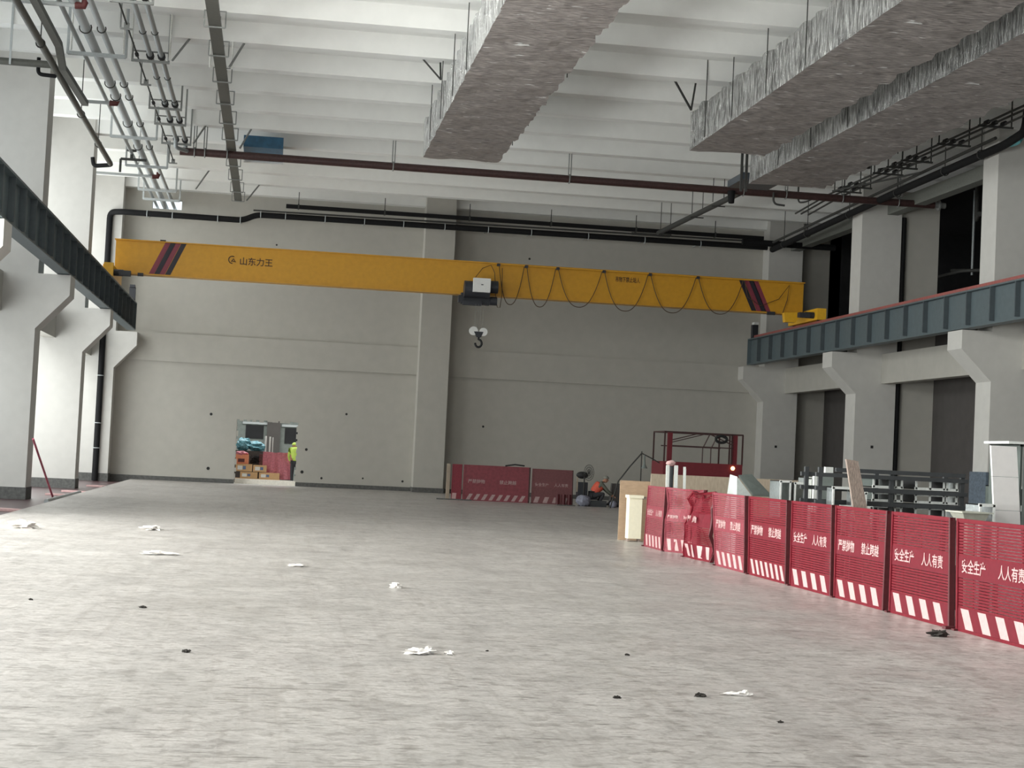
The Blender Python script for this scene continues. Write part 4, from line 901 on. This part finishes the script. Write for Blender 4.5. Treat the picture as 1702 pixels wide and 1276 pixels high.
for k in range(16):
    x = 12.1 + rd.random() * 1.1; y = 59 + rd.random(); b.bar((x, y, .02 + rd.random() * .2), (x + rd.uniform(-.6, .6), y + rd.uniform(-.4, .4), .02 + rd.random() * .25), .04)
b.build('scrap_heap', RACKD, label='low tangle of dark pipes and scrap right of the crouching person', cat='scrap heap', kind='stuff')
b = MB(); b.hexa([(12.25, 59.9, 0), (13.4, 59.9, 0), (13.4, 60.3, 0), (12.25, 60.3, 0), (12.3, 60, .85), (12.6, 60, .85), (12.6, 60.2, .85), (12.3, 60.2, .85)]); b.build('covered_pile', mat('dusky_sheet', (88, 86, 84), .8), label='dark sheeted pile sloping down right of the crouching person', cat='pile')
MB().box((10.1, 58.7, 0), (10.75, 58.95, .03)).build('floor_board', RAWC, label='flat dark board lying on the floor before the back fence', cat='board')

# things seen through the hole
MB().box((-1.4, 70.5, -.02), (1.2, 70.8, .2)).build('kerb', mat('white_kerb', (238, 232, 222), .6), label='low white kerb at the foot of the hole in the back wall', cat='kerb')
bx = [(-1.2, .22, .72, .26, 'open-topped cardboard box, bottom row left in the hole'), (-.42, .22, .85, .26, 'cardboard box, bottom row right in the hole'), (-1.4, .5, .68, .3, 'cardboard box, top row left in the hole'), (-.68, .5, .56, .28, 'cardboard box, top row right in the hole')]
for x, z, wd, hh, lb in bx:
    t = thing('cardboard_box', (x + wd / 2, 71.5, z), lb, 'box', 'cardboard boxes in the hole')
    MB().box((x, 71.3, z), (x + wd, 71.75, z + hh)).build('carton', CARD, t); MB().box((x + .08, 71.292, z + .06), (x + .28, 71.3, z + hh - .07)).build('sticker', WHITEP, t); MB().box((x + .3, 71.291, z + .08), (x + .42, 71.3, z + hh - .08)).build('sticker', mat('blue_print', (96, 116, 150), .6), t)
MB().box((-1.4, 71.3, .0), (.45, 71.76, .215)).build('pallet', CARD, label='low pallet under the cardboard boxes in the hole', cat='pallet')
t = thing('orange_crate', (-1.15, 71.6, .8), 'orange crate on the cardboard boxes in the hole', 'crate')
MB().box((-1.42, 71.4, .8), (-.88, 71.75, 1.2)).build('body', ORANGE, t); MB().box((-1.32, 71.39, .88), (-1.05, 71.4, 1.02)).build('opening', COUPL, t); MB().ball((-1.2, 71.55, 1.24), .25, .2, .1, jit=.2, seed=2).build('cover', TARP, t)
b = MB(); rd = random.Random(8)
for k in range(26): b.tube([(-.85 + rd.random() * .55, 71.6 + rd.random() * .2, .8 + rd.random() * .4) for _ in range(4)], .016, 5)
b.build('cable_tangle', BLACKR, label='dark tangle of cables beside the orange crate', cat='cables', kind='stuff')
b = MB(); b.box((-.45, 71.62, .22), (.5, 72.4, 1.25)); b.box((.52, 71.7, .2), (1.0, 72.3, 1.22)); b.build('crate', COUPL, label='maroon crate standing under the pink tarp', cat='crate')
b = MB(); nx, nz_ = 20, 16; vs = []
for i in range(nx + 1):
    for j in range(nz_ + 1):
        u, v = i / nx, j / nz_; x = -.3 + 1.3 * u; z = 1.32 - 1.1 * v + .05 * noise.noise(Vector((u * 4, 3, 0))); y = 71.52 + .09 * noise.noise(Vector((u * 7, v * 1.5, 1))) - .1 * v; vs.append((x, y, z + (.0 if v else .03)))
vs2 = [(v[0], v[1] + .03, v[2]) for v in vs]; k = len(vs)
f1 = [(i * (nz_ + 1) + j, i * (nz_ + 1) + j + 1, (i + 1) * (nz_ + 1) + j + 1, (i + 1) * (nz_ + 1) + j) for i in range(nx) for j in range(nz_)]
b.add(vs + vs2, f1 + [tuple(k + q for q in f) for f in f1], 0, True); b.build('tarp', TARP, label='crumpled pink-red tarp hanging over a crate in the hole', cat='tarp')
MB().ball((-1.15, 72.6, 1.62), .3, .3, .28, jit=.25, seed=3).build('plastic_sack', TEAL, label='bright teal plastic sack at the left of the hole', cat='sack', group='teal sacks')
MB().ball((-.62, 72.7, 1.55), .36, .3, .22, jit=.3, seed=7).build('plastic_sack', TEAL, label='darker teal plastic sack right of the bright one', cat='sack', group='teal sacks')
MB().box((-1.5, 72.3, 0), (-.3, 73, 1.36)).build('sack_bench', DARKW, label='grey block carrying the teal sacks', cat='block')
for i, x in enumerate((-.22, -.04, .08)): MB().tube([(x, 72.6, 0), (x, 72.6, 2.02 - .02 * i)], (.04, .035, .02)[i], 8).build('white_tube', WHITEP, label='upright white tube in the hole, %s of three' % ('left', 'middle', 'right')[i], cat='tube', group='white tubes in the hole')

# ================================================================== LEFT RECESS AND FLOOR LITTER
pipe('leaning_rod', [(-6.22, 45.9, 1.5), (-6.0, 48.9, -.1)], .03, PINKROD, 'pink rod leaning by the daylit left column foot')
for i, (p, q, w_, lb) in enumerate([((-6.35, 50.5, -.09), (-5.45, 50.1, -.09), .25, 'pale pink strip of painted light in the recess between the left columns, broad one'),
                                    ((-6.3, 54.0, -.09), (-5.35, 53.6, -.09), .3, 'pale pink strip of painted light in the recess nearer the bright column'),
                                    ((-6.6, 39.5, -.09), (-5.3, 38.8, -.09), .5, 'pale pink strip of painted light in the recess at the left picture edge'),
                                    ((-6.2, 61.0, -.09), (-5.6, 60.6, -.09), .5, 'pale strip of painted light in the recess near the left back corner')]):
    MB().bar(p, q, w_, .05).build('light_strip', PINKW, label=lb, cat='board', group='painted light strips in the left recess')  # pale strips stand in for sunlight and reflections on the recess floor
pipe('recess_pipe', [(-5.55, 44, -.06), (-5.6, 52, -.06)], .06, PIPEGY, 'grey pipe lying along the floor edge on the left')
def litter(x, y, sx, sy, sz, seed, lb, mt=FILM, cat='scrap'):
    b = MB(); b.ball((x, y, sz * .75), sx, sy, sz, seg=16, rings=9, jit=.55, seed=seed, z0=-.7)
    b.build('plastic_scrap' if mt is FILM else 'dark_crumb', mt, label=lb, cat=cat, group='white litter on the floor' if mt is FILM else 'dark crumbs on the floor')
litter(1.27, 13.72, .10, .08, .022, 11, 'largest crumpled white plastic scrap in the middle foreground of the floor')
litter(1.36, 13.75, .06, .05, .028, 12, 'crumpled white plastic scrap touching the largest one in the foreground')
litter(1.53, 13.74, .035, .04, .015, 15, 'tiny white scrap just right of the largest one in the foreground')
litter(1.58, 20.3, .07, .08, .03, 13, 'small white scrap farther up the middle of the floor')
litter(3.41, 11.83, .09, .05, .012, 14, 'flat white plastic scrap at the right foreground')
litter(3.47, 11.82, .025, .03, .02, 21, 'small white nub beside the flat scrap at the right foreground')
litter(-4.17, 30.15, .2, .2, .07, 16, 'peaked white scrap near the left floor edge')
litter(-2.05, 31.29, .16, .2, .04, 17, 'white scrap on the left floor behind the long one')
litter(-1.5, 24.61, .22, .15, .025, 18, 'long white plastic scrap on the bright left floor')
litter(.44, 23.25, .12, .14, .015, 19, 'faint flat white scrap right of the long one')
for i, (x, y, r, lb) in enumerate([(2.46, 11.5, .025, 'dark crumb in the lower middle of the floor'), (3.35, 10.6, .018, 'dark crumb nearest the camera on the right'), (3.08, 14.06, .02, 'dark crumb right of the white foreground scraps'), (1.88, 14.04, .012, 'tiny dark crumb just right of the white foreground scraps'), (-2.25, 17.13, .022, 'dark crumb at the far left of the floor'), (-1.14, 16.73, .03, 'dark crumb on the left floor'), (-.56, 13.33, .03, 'dark crumb on the left foreground floor'), (3.1, 11.7, .035, 'brownish flat crumb left of the right white scrap'), (6.9, 16.6, .09, 'dark flat scrap on the floor before the nearest fence panels')]):
    litter(x, y, r, r * .8, r * .4, 30 + i, lb, DIRT, 'crumb')
